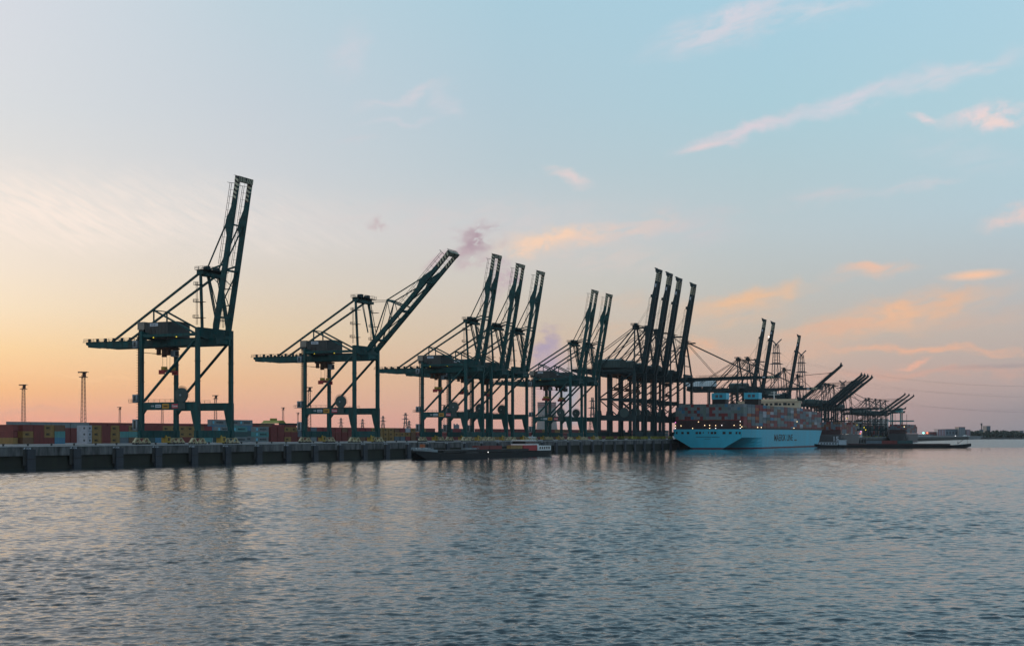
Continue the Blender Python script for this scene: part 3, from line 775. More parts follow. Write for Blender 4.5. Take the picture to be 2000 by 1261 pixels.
def crane_b(paint, house, bogie, hs_=(-31, -12, 49.6), bt=1.0):
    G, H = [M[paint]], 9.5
    P = []
    def add(*a, **k): P.append(spec_part(*a, **k))
    for u, top in ((0.0, 51.5), (-26.6, 50.0)):
        for sv in (-H, H):
            m = MB().box(u - 1.0, u + 1.0, sv - .9, sv + .9, 2.4, 17).box(u - .85, u + .85, sv - .8, sv + .8, 17, top)
            m.prism([(u - 1.9, 16.5), (u + 1.9, 16.5), (u + 1.2, 20.0), (u - 1.2, 20.0)], 'y', sv - .7, sv + .7)
            add('leg', m, G)
            b = bogies(M[bogie], sv); b['loc'] = (u, sv, 0); P.append(b)
        add('sill_beam', MB().box(u - .6, u + .6, -H - 1.5, H + 1.5, 2.4, 5.4), G)
    for sv in (-H, H):
        add('portal_beam', MB().box(-25.7, -.9, sv - .7, sv + .7, 13.2, 16.8), G)
        add('tie_beam', MB().box(-25.8, -.8, sv - .5, sv + .5, 27.0, 28.4), G)
        add('brace', MB().tube((-26, sv, 28.8), (-1, sv, 45.6), 0.5, 8), G)
        add('brace', MB().tube((-26, sv, 27), (-13.4, sv, 16.9), 0.42, 8), G)
        add('brace', MB().tube((-.8, sv, 27), (-13.2, sv, 16.9), 0.42, 8), G)
        g = 3.0 if sv > 0 else -3.0
        m = MB().prism([(-50, 49.2), (-50, 47.4), (-44, 45.6), (4.5, 45.6), (4.5, 49.2)], 'y', g - .8, g + .8)
        add('main_girder', m, G)
        add('walkway', handrail(MB().box(-50, 3, g - 1.6 if g < 0 else g + .8, g - .8 if g < 0 else g + 1.6, 49.0, 49.15), [((-50, g * 1.5, 49.15), (-28, g * 1.5, 49.15))], 0, 1.2, 3, .08), [M['dark']])
        add('upper_tie_beam', MB().box(-25.8, -.8, sv - .4, sv + .4, 46.6, 47.9), G)
        y = 5.0 if sv > 0 else -5.0
        add('apex_post', MB().beam((0, sv, 51.2), (-2.0, y * .5, 77.0), 1.0), G)
        add('apex_leg', MB().beam((-2.6, y * .5, 76.6), (-26.2, sv * .8, 50), 0.75), G)
        add('backstay', MB().beam((-3, y * .5, 77), (-46, g, 49.2), 0.4), G)
    add('cross_beam', MB().box(-.9, .9, -8.7, 8.7, 47.2, 51.4), G)
    add('cross_beam', MB().box(-27.4, -25.8, -8.7, 8.7, 47.0, 49.8), G)
    for z in (58, 66): add('post_tie', MB().box(-1.4, -.6, -6.2, 6.2, z, z + .6), G)
    m = MB().box(-3.4, -.6, -3.6, 3.6, 76, 78.2).box(-4.4, 1.6, -4.6, 4.6, 78.2, 78.4).tube((-2, -2, 79.2), (-2, 2, 79.2), .9, 10)
    handrail(m, [((-4.4, -4.6, 78.4), (1.6, -4.6, 78.4)), ((-4.4, -4.6, 78.4), (-4.4, 4.6, 78.4))], 0, 1.3, 2, .1)
    m.box(-.6, 6.0, -1.4, 1.4, 76.2, 77.2)
    add('apex_beam', m, G)
    hz0 = hs_[2]
    m = MB().prism([(-6.5, hz0), (6.5, hz0), (6.5, hz0 + 5), (0, hz0 + 6.2), (-6.5, hz0 + 5)], 'x', hs_[0], hs_[1])
    m.box(hs_[0] + 1, hs_[1] - 1, -5.8, 5.8, 49.2, hz0, 1)
    for k in range(int((hs_[1] - hs_[0]) / 2.1)): m.box(hs_[0] + .8 + k * 2.1, hs_[0] + 1.0 + k * 2.1, -6.6, -6.5, hz0 + .2, hz0 + 4.8, 1)
    add('machinery_house', m, [M[house], M['dark']])
    add('cable_reel', MB().tube((-7, -10.9, 18.5), (-7, -10.2, 18.5), 3.4, 24), [M['housegreen']])
    add('lift_mast', MB().beam((-28.2, -H, 3), (-28.2, -H, 49), .5), [M['dark']])
    m = MB()
    for k in range(22): m.box(-1.2, 1.6, H - .1, H + .9, 6 + k * 2.05, 6.2 + k * 2.05)
    m.beam((1.3, H + .8, 5), (1.3, H + .8, 50), .16)
    add('stair_tower', m, [M['dark']])
    m = MB().box(-20, -13, -2.8, 2.8, 44.4, 45.2).box(-19, -17, -2, 2, 42.6, 44.4).box(-16, -14.4, -2, 2, 42.2, 44.4)
    add('trolley', m, [M['rust']])
    m = MB().box(-18.2, -16.0, -5.8, 5.8, 33.8, 34.6).box(-18, -16.2, -2.6, 2.6, 34.6, 36)
    add('spreader', m, [M['rust']])
    m = MB()
    for x in (-18, -16.2):
        for y in (-2, 2): m.beam((x, y, 36), (x, y, 42.6), .1)
    add('hoist_rope', m, [M['rope']])
    # boom
    for sv in (-1, 1):
        v = 3.0 * sv
        m = MB().prism([(x_, z_ * bt) for x_, z_ in [(-.8, -1.1), (-.8, 1.1), (4, 1.45), (52, 1.45), (56, 1.0), (68, .9), (68.6, -.6), (66, -1.0), (52, -1.1)]], 'y', v - .85 * bt, v + .85 * bt)
        for k in range(16): m.box(2 + k * 3.2, 2.25 + k * 3.2, v - .93, v + .93, -1.0, 1.4)
        stp = stripes(61.5, 5, 1.35, .62, v, .85, .95, -.95, .5).mesh('warning_stripes', M['cream'])
        P.append(spec_part('boom_girder', m, G, boom=True, sub=[('warning_stripes', stp, (0, 0, 0), (0, 0, 0))]))
        m = MB().box(50, 52, v - .6, v + .6, 1.4, 2.6)
        add('stay_lug', m, G, boom=True)
        m = MB()
        for zz in (2.3, 3.0): m.beam((4, v * 1.5, zz), (50, v * 1.5, zz), .12)
        for k in range(12): m.beam((4 + k * 4.1, v * 1.5, 1), (4 + k * 4.1, v * 1.5, 3.1), .1)
        add('boom_walkway', m, [M['dark']], boom=True)
    m = MB().box(67.2, 69.6, -3.9, 3.9, -.9, 1.2).prism([(67.5, 1.2), (69.2, 1.2), (70.4, 2.4), (70.2, 3.6), (69.4, 2.6), (67.5, 2.2)], 'y', -2.4, 2.4)
    add('boom_tip_beam', m, [M[paint]], boom=True)
    for s_ in (5, 20, 36, 51): add('boom_cross_beam', MB().box(s_ - .5, s_ + .5, -2.2, 2.2, -.6, .9), G, boom=True)
    add('number_board', MB().box(57.3, 59.6, -3.89, -3.86, -.5, .5), [M['signw']], boom=True)
    return P, (4.0, 0, 47.4)

def place_crane(spec, name, x, y, ang, label, group, zs=1.0, us=1.0, extra=None, stays='a'):
    parts, hinge = spec
    root = empty(name, (x, y, QZ + 0.12), 0, (us, us, zs * us))
    tag(root, label, 'crane', group)
    for p in parts:
        if p['boom']: o = link(p['name'], p['mesh'], root, hinge, (0, -R(ang), 0))
        else: o = link(p['name'], p['mesh'], root, p.get('loc', (0, 0, 0)), p.get('rot', (0, 0, 0)))
        for (n, me_, l_, r_) in p['sub']: link(n, me_, o, l_, r_)
    def bp(s_, v, z): return (hinge[0] + s_ * math.cos(R(ang)) - z * math.sin(R(ang)), v, hinge[2] + s_ * math.sin(R(ang)) + z * math.cos(R(ang)))
    if stays == 'a' and ang < 70:
        m = MB()
        for v in (-1.2, 1.2):
            m.beam((-1.5, v, 65.9), bp(22.7, v, 9.0), 0.12).beam((-1.5, v, 64.8), bp(22.7, v, 8.2), 0.1)
        link('boom_hoist_rope', m.mesh('boom_hoist_rope', M['rope']), root)
    if stays == 'b':
        if ang < 60:
            for v in (-2.6, 2.6):
                q = bp(51, v * 1.1, 2.2); p_ = (-1.0, v, 77.6)
                m = MB().beam(p_, q, .62 if ang < 20 else .3)
                link('forestay', m.mesh('forestay', M['dark']), root)
                m = MB().beam((-.6, v, 76.6), bp(20, v * 1.1, 1.6), .3)
                link('inner_forestay', m.mesh('inner_forestay', M['dark']), root)
        else:
            m = MB()
            for v in (-1.5, 1.5): m.beam((-1, v, 78.4), bp(46, v, 2.0), .1)
            link('boom_hoist_rope', m.mesh('boom_hoist_rope', M['rope']), root)
            m = MB()
            for v in (-2.4, 2.4): m.beam((0, v, 76), bp(24, v, 1.8), .34).beam((-.4, v, 76), (4.5, v, 58), .3).beam((4.5, v, 58), bp(30, v, 1.6), .26)
            link('folded_link', m.mesh('folded_link', M['dark']), root)
    if extra: extra(root, hinge, ang)
    return root
def number(txt):
    me_ = text_mesh(txt, 1.55, M['signw'], 0.004, 0.03)
    def f(root, hinge, ang):
        # on the near face of the boom, read along the boom
        m4 = Matrix.Translation(hinge) @ Matrix.Rotation(-R(ang), 4, 'Y') @ Matrix.Translation((47.4, -4.6, 0.05)) @ Matrix.Rotation(R(90), 4, 'X')
        o = link('boom_number', me_, root); o.matrix_local = m4
    return f
A = crane_a()
GA = 'green quay cranes in the near rows'
ycen = lambda px, u=0.0: on_x(px, -RAIL + u)
A_L = [
 (430.2, 80.0, '08', 'leftmost and largest green quay crane with its boom raised nearly upright'),
 (544.9, 45.5, '09', 'green quay crane with its boom raised only halfway, second from the left'),
 (659.2, 80.0, '10', 'first of the close group of three upright cranes right of the half raised one'),
 (690.7, 80.0, '11', 'middle crane of the group of three green cranes with booms up'),
 (719.6, 80.0, '12', 'rightmost crane of the group of three green cranes with booms up'),
]
for (y, ang, num, lab), us in zip(A_L, (1, 1, .982, .968, .96)):
    place_crane(A, 'quay_crane', -RAIL, y, ang, lab, GA, us=us, extra=number(num))
# the pair in front of the dark cranes: boom tips near 1160 and 1189
for px, num, lab in ((1148.5, '13', 'left crane of the green pair with white-tipped booms before the dark cranes'), (1177, '14', 'right crane of the green pair standing just left of the tall dark cranes')):
    place_crane(A, 'quay_crane', -RAIL, ycen(px - 12, 4.0), 80.0, lab, GA, us=.937, extra=number(num))
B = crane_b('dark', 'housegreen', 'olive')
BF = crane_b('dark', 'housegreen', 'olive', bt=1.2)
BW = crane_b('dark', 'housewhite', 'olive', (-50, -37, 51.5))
GB = 'dark quay cranes behind and over the container ship'
for px, ang, sp, us, zs, lab in (
 (1242, 80, B, 1.0, 1.05, 'tallest dark quay crane, first of four thick upright booms beside the ship stern'),
 (1263.5, 80, B, 1.0, 1.05, 'second of the four thick upright dark booms beside the ship stern'),
 (1283, 80, B, 1.0, 1.04, 'third of the four thick upright dark booms beside the ship stern'),
 (1312, 80, B, 1.0, 1.035, 'fourth upright dark boom, the one nearest the ship stern'),
 (1339, 1, B, 1.0, 1.0, 'dark quay crane with its boom lowered flat over the ship stern'),
 (1442, 0.5, BW, 1.0, 0.93, 'dark crane with white machinery house and boom lowered over the blue ship'),
 (1460, 80, BW, .90, 1.06, 'left of two upright dark booms rising behind the ship funnels'),
 (1478, 80, B, .90, 1.06, 'right of two upright dark booms rising behind the ship funnels'),
 (1531, 79.5, B, .86, 1.06, 'single upright dark boom between the two tall power pylons'),
 (1557, 38, BF, .78, 1.10, 'dark crane with a lone boom raised halfway above the ship bow'),
 (1604, 37.5, BF, .76, 1.06, 'first of four parallel half raised booms right of the ship bow'),
 (1611, 37.5, BF, .76, 1.06, 'second of four parallel half raised booms right of the ship bow'),
 (1618, 37.5, BF, .76, 1.06, 'third of four parallel half raised booms right of the ship bow'),
 (1627, 37.5, BF, .76, 1.06, 'last of four parallel half raised booms right of the ship bow'),
 (1659, 1, B, .70, 1.08, 'far dark crane with boom lowered flat just right of the four parallel booms'),
 (1643, 1, B, .72, 1.0, 'far crane with flat lowered boom directly behind the four parallel booms'),
 (1690, 2, B, .68, .98, 'far crane with flat lowered boom left of the farthest trio'),
 (1696, 8, BF, .66, 1.03, 'far crane with a low red tipped boom below the trio of half raised booms'),
 (1709, 36, BF, .66, 1.03, 'farthest trio of cranes, left one with boom half raised'),
 (1718, 36, BF, .66, 1.03, 'farthest trio of cranes, middle one with boom half raised'),
 (1728, 36, BF, .66, 1.03, 'farthest trio of cranes, right one with boom half raised'),
):
    place_crane(sp, 'quay_crane', -RAIL, ycen(px, -2.0), ang, lab, GB, zs=zs, us=us, stays='b')
# ------------------------------------------------------------------ containers
CC = {
 'yellow': (0.25, 0.145, 0.045), 'dark red': (0.155, 0.028, 0.026), 'red': (0.20, 0.028, 0.034), 'brown': (0.15, 0.075, 0.04),
 'turquoise': (0.075, 0.23, 0.235), 'blue': (0.055, 0.17, 0.27), 'grey': (0.165, 0.19, 0.205), 'white': (0.34, 0.35, 0.40),
 'dark teal': (0.03, 0.075, 0.08), 'orange': (0.32, 0.09, 0.03), 'pale green': (0.125, 0.165, 0.16), 'slate': (0.10, 0.13, 0.16),
}
for k, v in CC.items():
    M['c_' + k] = mat('container_' + k.replace(' ', '_'), v, 0.6, 0.22, 0.8, streak=1)
_cm = {}
def container_mesh(L, Hh, Wd, color):
    key = (L, Hh, Wd, color)
    if key in _cm: return _cm[key]
    gk = (L, Hh, Wd, None)
    if gk not in _cm:
        m = MB(); n = int(L / 0.56); e = 0.05
        pts = []
        st_ = (L - 0.4) / n
        for sgn in (1, -1):
            ys = [-L / 2 + 0.2 + i * st_ for i in range(n)]
            if sgn < 0: ys = ys[::-1]
            for y in ys:
                a, b = (y, y + st_) if sgn > 0 else (y + st_, y)
                q = [(0.0, e), (.3, e), (.5, 0.015), (.8, 0.015)]
                for f, d in q: pts.append((sgn * (Wd / 2 - d - 0.01), a + (b - a) * f))
        m.prism(pts, 'z', 0.12, Hh - 0.1)
        for x in (-1, 1):
            for y in (-1, 1):
                m.box(x * Wd / 2 - .09 * (x > 0) - 0, x * Wd / 2 + .09 * (x < 0), y * L / 2 - .16 * (y > 0), y * L / 2 + .16 * (y < 0), 0, Hh)
            m.box(min(x * Wd / 2, x * Wd / 2 - x * .07), max(x * Wd / 2, x * Wd / 2 - x * .07), -L / 2 + .16, L / 2 - .16, 0.0, 0.16)
            m.box(min(x * Wd / 2, x * Wd / 2 - x * .07), max(x * Wd / 2, x * Wd / 2 - x * .07), -L / 2 + .16, L / 2 - .16, Hh - .13, Hh - .005)
        m.box(-Wd / 2 + .09, Wd / 2 - .09, -L / 2, -L / 2 + .1, 0, .16).box(-Wd / 2 + .09, Wd / 2 - .09, -L / 2, -L / 2 + .1, Hh - .13, Hh - .005)
        m.box(-Wd / 2 + .09, Wd / 2 - .09, -L / 2 + .06, L / 2 - .06, .14, Hh - .06)
        for x in (-.75, -.3, .3, .75): m.box(x * Wd / 2 - .03, x * Wd / 2 + .03, -L / 2 + .0, -L / 2 + .06, .16, Hh - .13)
        _cm[gk] = m.mesh('container', M['c_grey'])
    me_ = _cm[gk].copy(); me_.materials.clear(); me_.materials.append(M['c_' + color])
    _cm[key] = me_
    return me_
TIER = ['bottom', 'second', 'third', 'fourth', 'fifth']
msc_t = text_mesh('MSC', 1.15, M['ink'], 0.004, 0.06)
mk_t = text_mesh('MAERSK', 1.35, M['ink'], 0.004, 0.03, 1.2)
ab_t = text_mesh('O', 1.0, M['ink'], 0.004, 0.12)
star = MB().box(-.006, .006, -.7, .7, -.7, .7).mesh('logo_panel', mat('logo_blue', (0.12, 0.42, 0.55), 0.5, 0.1))
stack_no = [0]
GY = 'containers stacked in the yard behind the quay'
def stack(px=None, y=None, A=405.0, typ='20', cols=(), Hh=2.6, where=''):
    stack_no[0] += 1; n = stack_no[0]
    L = 6.06 if '20' in typ else 12.19
    y = on_x(px, -A) if y is None else y
    z = QZ
    for t, c_ in enumerate(cols):
        if c_ is None: z += Hh; continue
        me_ = container_mesh(L, Hh, 2.44, c_)
        if typ[0] == 'P': loc, rz = (-A - L / 2 + rnd.uniform(-.1, .1), y + 1.22, z), R(-90)
        else: loc, rz = (-A - 1.22 + rnd.uniform(-.08, .04), y + L / 2 + rnd.uniform(-.06, .06), z)  , 0.0
        o = link('container', me_, None, loc, (0, 0, rz))
        ft = '%s %s shipping container' % (c_, 'short' if L < 7 else 'long')
        tag(o, '%s, %s tier, %s yard stack from the left' % (ft, TIER[t], ordn(n)), 'container', GY)
        if typ[0] != 'P':
            if c_ == 'yellow': link('logo', msc_t, o, (1.235, -0.6, Hh / 2), ROT_POS_X)
            if c_ in ('grey', 'turquoise') and L > 7:
                link('lettering', mk_t, o, (1.235, 1.2, Hh / 2), ROT_POS_X); link('logo_panel', star, o, (1.235, -4.3, Hh / 2))
        elif c_ == 'white':
            link('logo', ab_t, o, (1.235, 1.0, Hh / 2), ROT_POS_X)          # local +X faces the camera side
            link('end_mark', ab_t, o, (0, L / 2 + .012, Hh / 2), (R(90), 0, R(180)))
        z += Hh + 0.01
    return y + (2.6 if typ[0] == 'P' else L + 0.3)
Y_, D_, R_, B_, T_, U_, G_, W_, K_ = 'yellow', 'dark red', 'red', 'brown', 'turquoise', 'blue', 'grey', 'white', 'dark teal'
stack(26, typ='P40', cols=[Y_, D_, D_]); stack(38, typ='20', cols=[B_, Y_, B_], A=409)
for px, c_ in ((45, [B_, Y_, D_]), (65.5, [D_, D_, D_]), (86, [D_, Y_, Y_]), (107, [U_, T_, B_])): stack(px, cols=c_)
stack(172, typ='P20', cols=[W_, W_, W_])
for px, c_ in ((180.5, [Y_, Y_, Y_]), (198, [D_, D_, D_]), (216, [Y_, Y_, Y_]), (233.5, ['slate', T_, R_]), (251.5, [B_, T_, Y_]), (268.5, [D_, U_, R_]),
               (286, [K_, U_, D_]), (302, [U_, K_, D_]), (318, [K_, D_, Y_]), (334, [B_, D_, Y_]), (350, [D_, Y_, Y_]), (365.5, [D_, Y_, Y_]), (385, [D_, D_, B_]), (399, [T_, U_, R_])): stack(px, cols=c_)
for px, c_ in ((413, [G_, K_, U_, G_]), (441, [G_, T_, T_, G_]), (467, [G_, K_, U_, G_])): stack(px, A=432.0, typ='40', cols=c_, Hh=2.9)
stack(424, typ='40', cols=[K_, K_, G_]); stack(455, typ='40', cols=[G_, K_, T_]); stack(498, typ='40', cols=[G_, T_, G_])
rest = [(529, [D_, D_, D_]), (542.5, [D_, D_, D_]), (556, [Y_, D_, Y_]), (569, [D_, D_, Y_]), (582, [D_, 'slate', 'slate']), (594.5, [D_, D_, D_]), (607, [G_, D_, 'slate']), (619.5, [D_, B_, R_]), (632, [B_, R_, R_]), (644, [D_, D_, D_]), (656, [D_, D_, R_]), (668, [D_, D_, B_]), (680, [B_, D_, D_]), (692, [Y_, B_, R_]), (703.5, [B_, D_, R_]), (715, [D_, R_, R_]), (726.5, [D_, B_, Y_]),
        (738, [Y_, Y_, Y_]), (749, [Y_, Y_, Y_]), (760, [Y_, Y_, Y_]), (771, ['slate', Y_, B_]), (782, ['slate', Y_, R_]), (792.5, [R_, Y_, W_]), (803, [B_, B_, Y_])]
for px, c_ in rest: stack(px, cols=c_)
# back row: only its top tier rises above the front row
def block(m, x0, x1, y0, y1, z0, z1):
    m.box(x0, x1, y0, y1, z0, z1)
back_cols = [G_, G_, G_, G_, D_, D_, D_, D_, D_, R_, D_, D_, D_, R_, D_, B_, R_, D_]
mb = MB(); y = on_x(20, -445)
for i, c_ in enumerate(back_cols):
    o = link('container', container_mesh(12.19, 2.6, 2.44, c_), None, (-446.2, y + 6.1, QZ + 6.9))
    tag(o, '%s long container on top of the back row, %s from the left' % (c_, ordn(i + 1)), 'container', GY)
    mb.box(-447.4, -445.05, y + .05, y + 12.1, QZ, QZ + 6.88); y += 12.5
o = link('container_rows', mb.mesh('container_rows', M['c_dark red'])); tag(o, 'lower tiers of the dark red back row of containers', 'containers', kind='stuff')
def rows_stuff(name, label, y0, y1, A, L, tiers, pal, seed, depth_=1):
    r = random.Random(seed); names = sorted(set(pal)); m = MB()
    y = y0
    while y < y1:
        for t in range(tiers if r.random() > .2 else tiers - 1):
            c_ = names.index(r.choice(pal)); z = QZ + t * 2.6
            m.box(-A - 2.44 * depth_, -A, y, y + L, z + .03, z + 2.55, c_)
            for k in range(1, 8): m.box(-A, -A + .04, y + L * k / 8 - .1, y + L * k / 8 + .1, z + .15, z + 2.4, c_)
        y += L + .35
    o = link(name, m.mesh(name, *[M['c_' + n] for n in names])); tag(o, label, 'containers', kind='stuff')
rows_stuff('container_rows', 'far rows of brown, red and yellow containers seen between the crane legs', on_x(814, -405), on_x(1300, -405), 405, 12.19, 3, [B_, D_, Y_, R_, D_, K_], 3)

# yellow yard gantry beyond the grey stack
x, y = -470.0, on_x(520, -470); dp = depth(x, y)
g = empty('yard_gantry_crane', (x, y, QZ)); tag(g, 'low yard gantry with dark beam and yellow trolley beyond the grey containers', 'crane')
zt = height(829, dp) - QZ
for yy in (1, 19):
    for xx in (-11, 11): link('leg', MB().box(xx - .5, xx + .5, yy - .5, yy + .5, 0, zt - .6).mesh('leg', M['dark']), g)
for xx in (-11, 11): link('beam', MB().box(xx - .7, xx + .7, -2, 24, zt - .6, zt + .9).mesh('beam', M['dark']), g)
link('trolley', MB().prism([(3, zt + .9), (12, zt + .9), (10.5, zt + 2.0), (9, zt + 2.6), (6, zt + 2.6), (5, zt + 1.8)], 'x', -6, 6).mesh('trolley', M['olive']), g)
link('winch', MB().box(-2, 2, 6.8, 8.4, zt + 2.6, zt + 3.9).mesh('winch', M['olive']), g)

# ------------------------------------------------------------------ the blue container ship
M['hull'] = mat('hull_blue', (0.035, 0.40, 0.55), 0.5, 0.14, 0.12, streak=1)
M['boot'] = mat('hull_red', (0.10, 0.02, 0.025), 0.6, 0.2)
M['sblack'] = mat('ship_black', (0.012, 0.012, 0.014), 0.6)
M['sbeige'] = mat('ship_beige', (0.52, 0.42, 0.30), 0.55, 0.08)
M['glass'] = mat('dark_window', (0.02, 0.025, 0.03), 0.15, 0.1)
M['lash'] = mat('lashing_steel', (0.035, 0.012, 0.014), 0.7, 0.3)
SHW, SHL, SHD = 54.0, 352.0, 14.8
SX = -EDGE + 2.5 + SHW / 2
SYs = on_x(1382, SX)
def hull_mesh(L, B, D, mats, zs, tr=0.42, aft=65.0, fore=85.0, rake=14.0, boot=0.9, knuckle=0.58):
    st_ = [0, 4, 9, 16, 24, 34, 46, 60, 80, L - fore, L - fore * .8, L - fore * .6, L - fore * .42, L - fore * .26, L - fore * .13, L - fore * .05, L]
    zl = zs
    def half(s_, z):
        if z >= D * knuckle: t = 0.97 + .03 * (z - D * knuckle) / (D * (1 - knuckle))
        else: t = tr + (0.97 - tr) * max(0, (z / (D * knuckle)))
        if z < 0: t = tr * .7
        k = min(1, s_ / aft); k = k * k * (3 - 2 * k)
        f = t + (1 - t) * k
        end = L - rake + rake * max(z, 0) / D
        b0 = L - fore
        if s_ > b0:
            q = min(1, (s_ - b0) / (end - b0))
            fl = 1.55 + 1.0 * max(z, 0) / D
            f *= max(0.0, 1 - q ** fl) 
        return max(0.02, f * B / 2)
    v = []; f = []; mi = []
    n = len(zl)
    for s_ in st_:
        for sg in (1, -1):
            for z in zl:
                end = L - rake + rake * max(z, 0) / D
                v.append((sg * half(s_, z), min(s_, end), z))
    def idx(i, sg, k): return i * 2 * n + (0 if sg > 0 else n) + k
    for i in range(len(st_) - 1):
        for sg in (1, -1):
            for k in range(n - 1):
                q = (idx(i, sg, k), idx(i + 1, sg, k), idx(i + 1, sg, k + 1), idx(i, sg, k + 1))
                f.append(q); mi.append(1 if zl[k + 1] <= boot else 0)
        f.append((idx(i, 1, n - 1), idx(i + 1, 1, n - 1), idx(i + 1, -1, n - 1), idx(i, -1, n - 1))); mi.append(0)
    for k in range(n - 1):
        f.append((idx(0, 1, k), idx(0, 1, k + 1), idx(0, -1, k + 1), idx(0, -1, k))); mi.append(1 if zl[k + 1] <= boot else 0)
    me_ = bpy.data.meshes.new('hull'); me_.from_pydata(v, [], f)
    for m in mats: me_.materials.append(m)
    me_.polygons.foreach_set('material_index', mi); me_.validate(); me_.update(); fix_normals(me_)
    me_.polygons.foreach_set('use_smooth', [False] * len(me_.polygons))
    return me_
ship = empty('container_ship', (SX, SYs, 0)); tag(ship, 'huge light blue container ship moored at the quay under the dark cranes', 'ship')
hull = link('hull', hull_mesh(SHL, SHW, SHD, [M['hull'], M['boot']], [-2, 0, .9, 3, 5.5, 8.58, 11, 13, SHD]), ship)
zoom0, zw = 520.0, 6.25 * FPX / depth(SX, SYs) * CO
for px, w_ in ((130, 1.3), (163, 1.3), (230, 2.0), (295, 2.0), (395, 1.9), (433, 1.9), (470, .7), (530, .7), (570, 1.9), (607, 1.9), (708, 2.3), (778, 2.2), (848, 1.4), (885, 1.5)):
    x = (px - zoom0) / zw
    link('mooring_port', MB().box(x - w_ / 2, x + w_ / 2, -.05, .5, 11.2 if w_ > 1 else 11.6, 12.9).mesh('mooring_port', M['sblack']), ship)
m = MB()
for k, (a, b) in enumerate(((-9, -3.4), (-2.6, 2.2), (3.2, 9.4))):
    x = a
    while x < b: m.box(x, x + .5, -.04, .02, 8.6, 9.2); x += .78
for k in range(6): m.box(-2.4 + k * .8, -1.9 + k * .8, -.04, .02, 7.3, 7.75)
link('stern_name', m.mesh('stern_name', M['ink']), ship)
yl0, yl1 = on_x(1512, SX + SHW / 2) - SYs, on_x(1548, SX + SHW / 2) - SYs
tm = text_mesh('MAERSK LINE', 7.6, M['ink'], .02, .12)
wd = max(v.co.x for v in tm.vertices) - min(v.co.x for v in tm.vertices)
tm.transform(Matrix.Diagonal(((yl1 - yl0) / wd, 1, 1, 1)))
link('hull_lettering', tm, ship, (SHW / 2 + .06, (yl0 + yl1) / 2, 8.0), ROT_POS_X)
link('hull_mark', MB().box(SHW / 2, SHW / 2 + .05, yl1 + 6, yl1 + 16, 5.6, 6.6).mesh('hull_mark', M['ink']), ship)
# funnels and bridge
FY = on_x(1435.5, SX) - SYs; fd = depth(SX, SYs + FY)
M['fblue'] = mat('funnel_blue', (0.07, 0.50, 0.68), 0.45, 0.06, 0.05)
for sx in (-13.4, 13.4):
    f = link('funnel', MB().prism([(sx - 6, 39.3), (sx + 6, 39.3), (sx + 6, 44.4), (sx - 6, 44.4)], 'y', FY, FY + 10).mesh('funnel', M['fblue']), ship)
    link('funnel_base', MB().box(sx - 5.6, sx + 5.6, FY + .3, FY + 9.7, SHD, 39.3).mesh('funnel_base', M['sblack']), f)
    for gx in (-1.7, 1.7): 
        link('grille', MB().box(sx + gx - 1.2, sx + gx + 1.2, FY - .06, FY + .02, 40.6, 42.9).mesh('grille', M['slate'] if 'slate' in M else M['c_slate']), f)
    for q in (-3, 0, 3): link('exhaust_pipe', MB().tube((sx + q, FY + 5, 44.2), (sx + q, FY + 5, 46.0), .7, 8).mesh('exhaust_pipe', M['sblack']), f)
BY = (1183 - depth(SX + SHW / 2, SYs)) / CO
br = link('bridge', MB().box(-20, 20, BY, BY + 9, SHD, 34.2).box(-SHW / 2, SHW / 2, BY, BY + 9, 34.2, 39.6).box(-SHW / 2 - .5, SHW / 2 + .5, BY - .6, BY + 9.6, 39.6, 40.2).mesh('bridge', M['sbeige']), ship)
link('wheelhouse', MB().box(-19, 24, BY + 1, BY + 8.5, 40.2, 42.0).mesh('wheelhouse', M['sbeige']), br)
for k in range(9):
    x = -10 + k * 3.9
    link('window', MB().box(x, x + (2.2 if k not in (4, 6) else 3.2), BY - .08, BY + .02, 36.4, 38.2 + (.4 if k in (4, 6) else 0)).mesh('window', M['glass']), br)
link('radar_mast', MB().beam((4, BY + 6, 42), (4, BY + 6, 49), .7).beam((-1, BY + 6, 46), (9, BY + 6, 46), .4).beam((1, BY + 6, 48), (7, BY + 6, 48), .3).mesh('radar_mast', M['white']), br)
link('foremast', MB().beam((0, SHL - 16, SHD), (0, SHL - 16, SHD + 16), .9).prism([(-4, SHD + 9), (4, SHD + 9), (2, SHD + 12), (-2, SHD + 12)], 'y', SHL - 17.5, SHL - 14.5).mesh('foremast', M['white']), ship)
link('breakwater', MB().box(-17, 17, SHL - 36, SHL - 34, SHD, SHD + 6).mesh('breakwater', M['white']), ship)
link('deck_lashing', MB().box(-26.2, 26.2, 2.5, 4.0, SHD, SHD + 6.6).mesh('deck_lashing', M['lash']), ship)
link('bulwark', MB().box(SHW / 2 - .5, SHW / 2 - .2, 6, SHL - 60, SHD, SHD + 1.3).mesh('bulwark', M['lash']), ship)
CW, CH, CLN = 2.36, 2.31, 11.2
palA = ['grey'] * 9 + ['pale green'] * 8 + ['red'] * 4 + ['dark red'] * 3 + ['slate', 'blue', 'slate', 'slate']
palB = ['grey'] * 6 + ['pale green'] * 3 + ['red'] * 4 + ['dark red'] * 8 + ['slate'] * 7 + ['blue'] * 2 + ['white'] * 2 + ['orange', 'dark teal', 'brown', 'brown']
GS = 'containers stacked on the blue ship'
rs = random.Random(21)
stuffm = {}
def stuff_box(color, x0, x1, y0, y1, z0, z1):
    stuffm.setdefault(color, MB()).box(x0, x1, y0, y1, z0, z1)
zc0 = SHD + 0.4
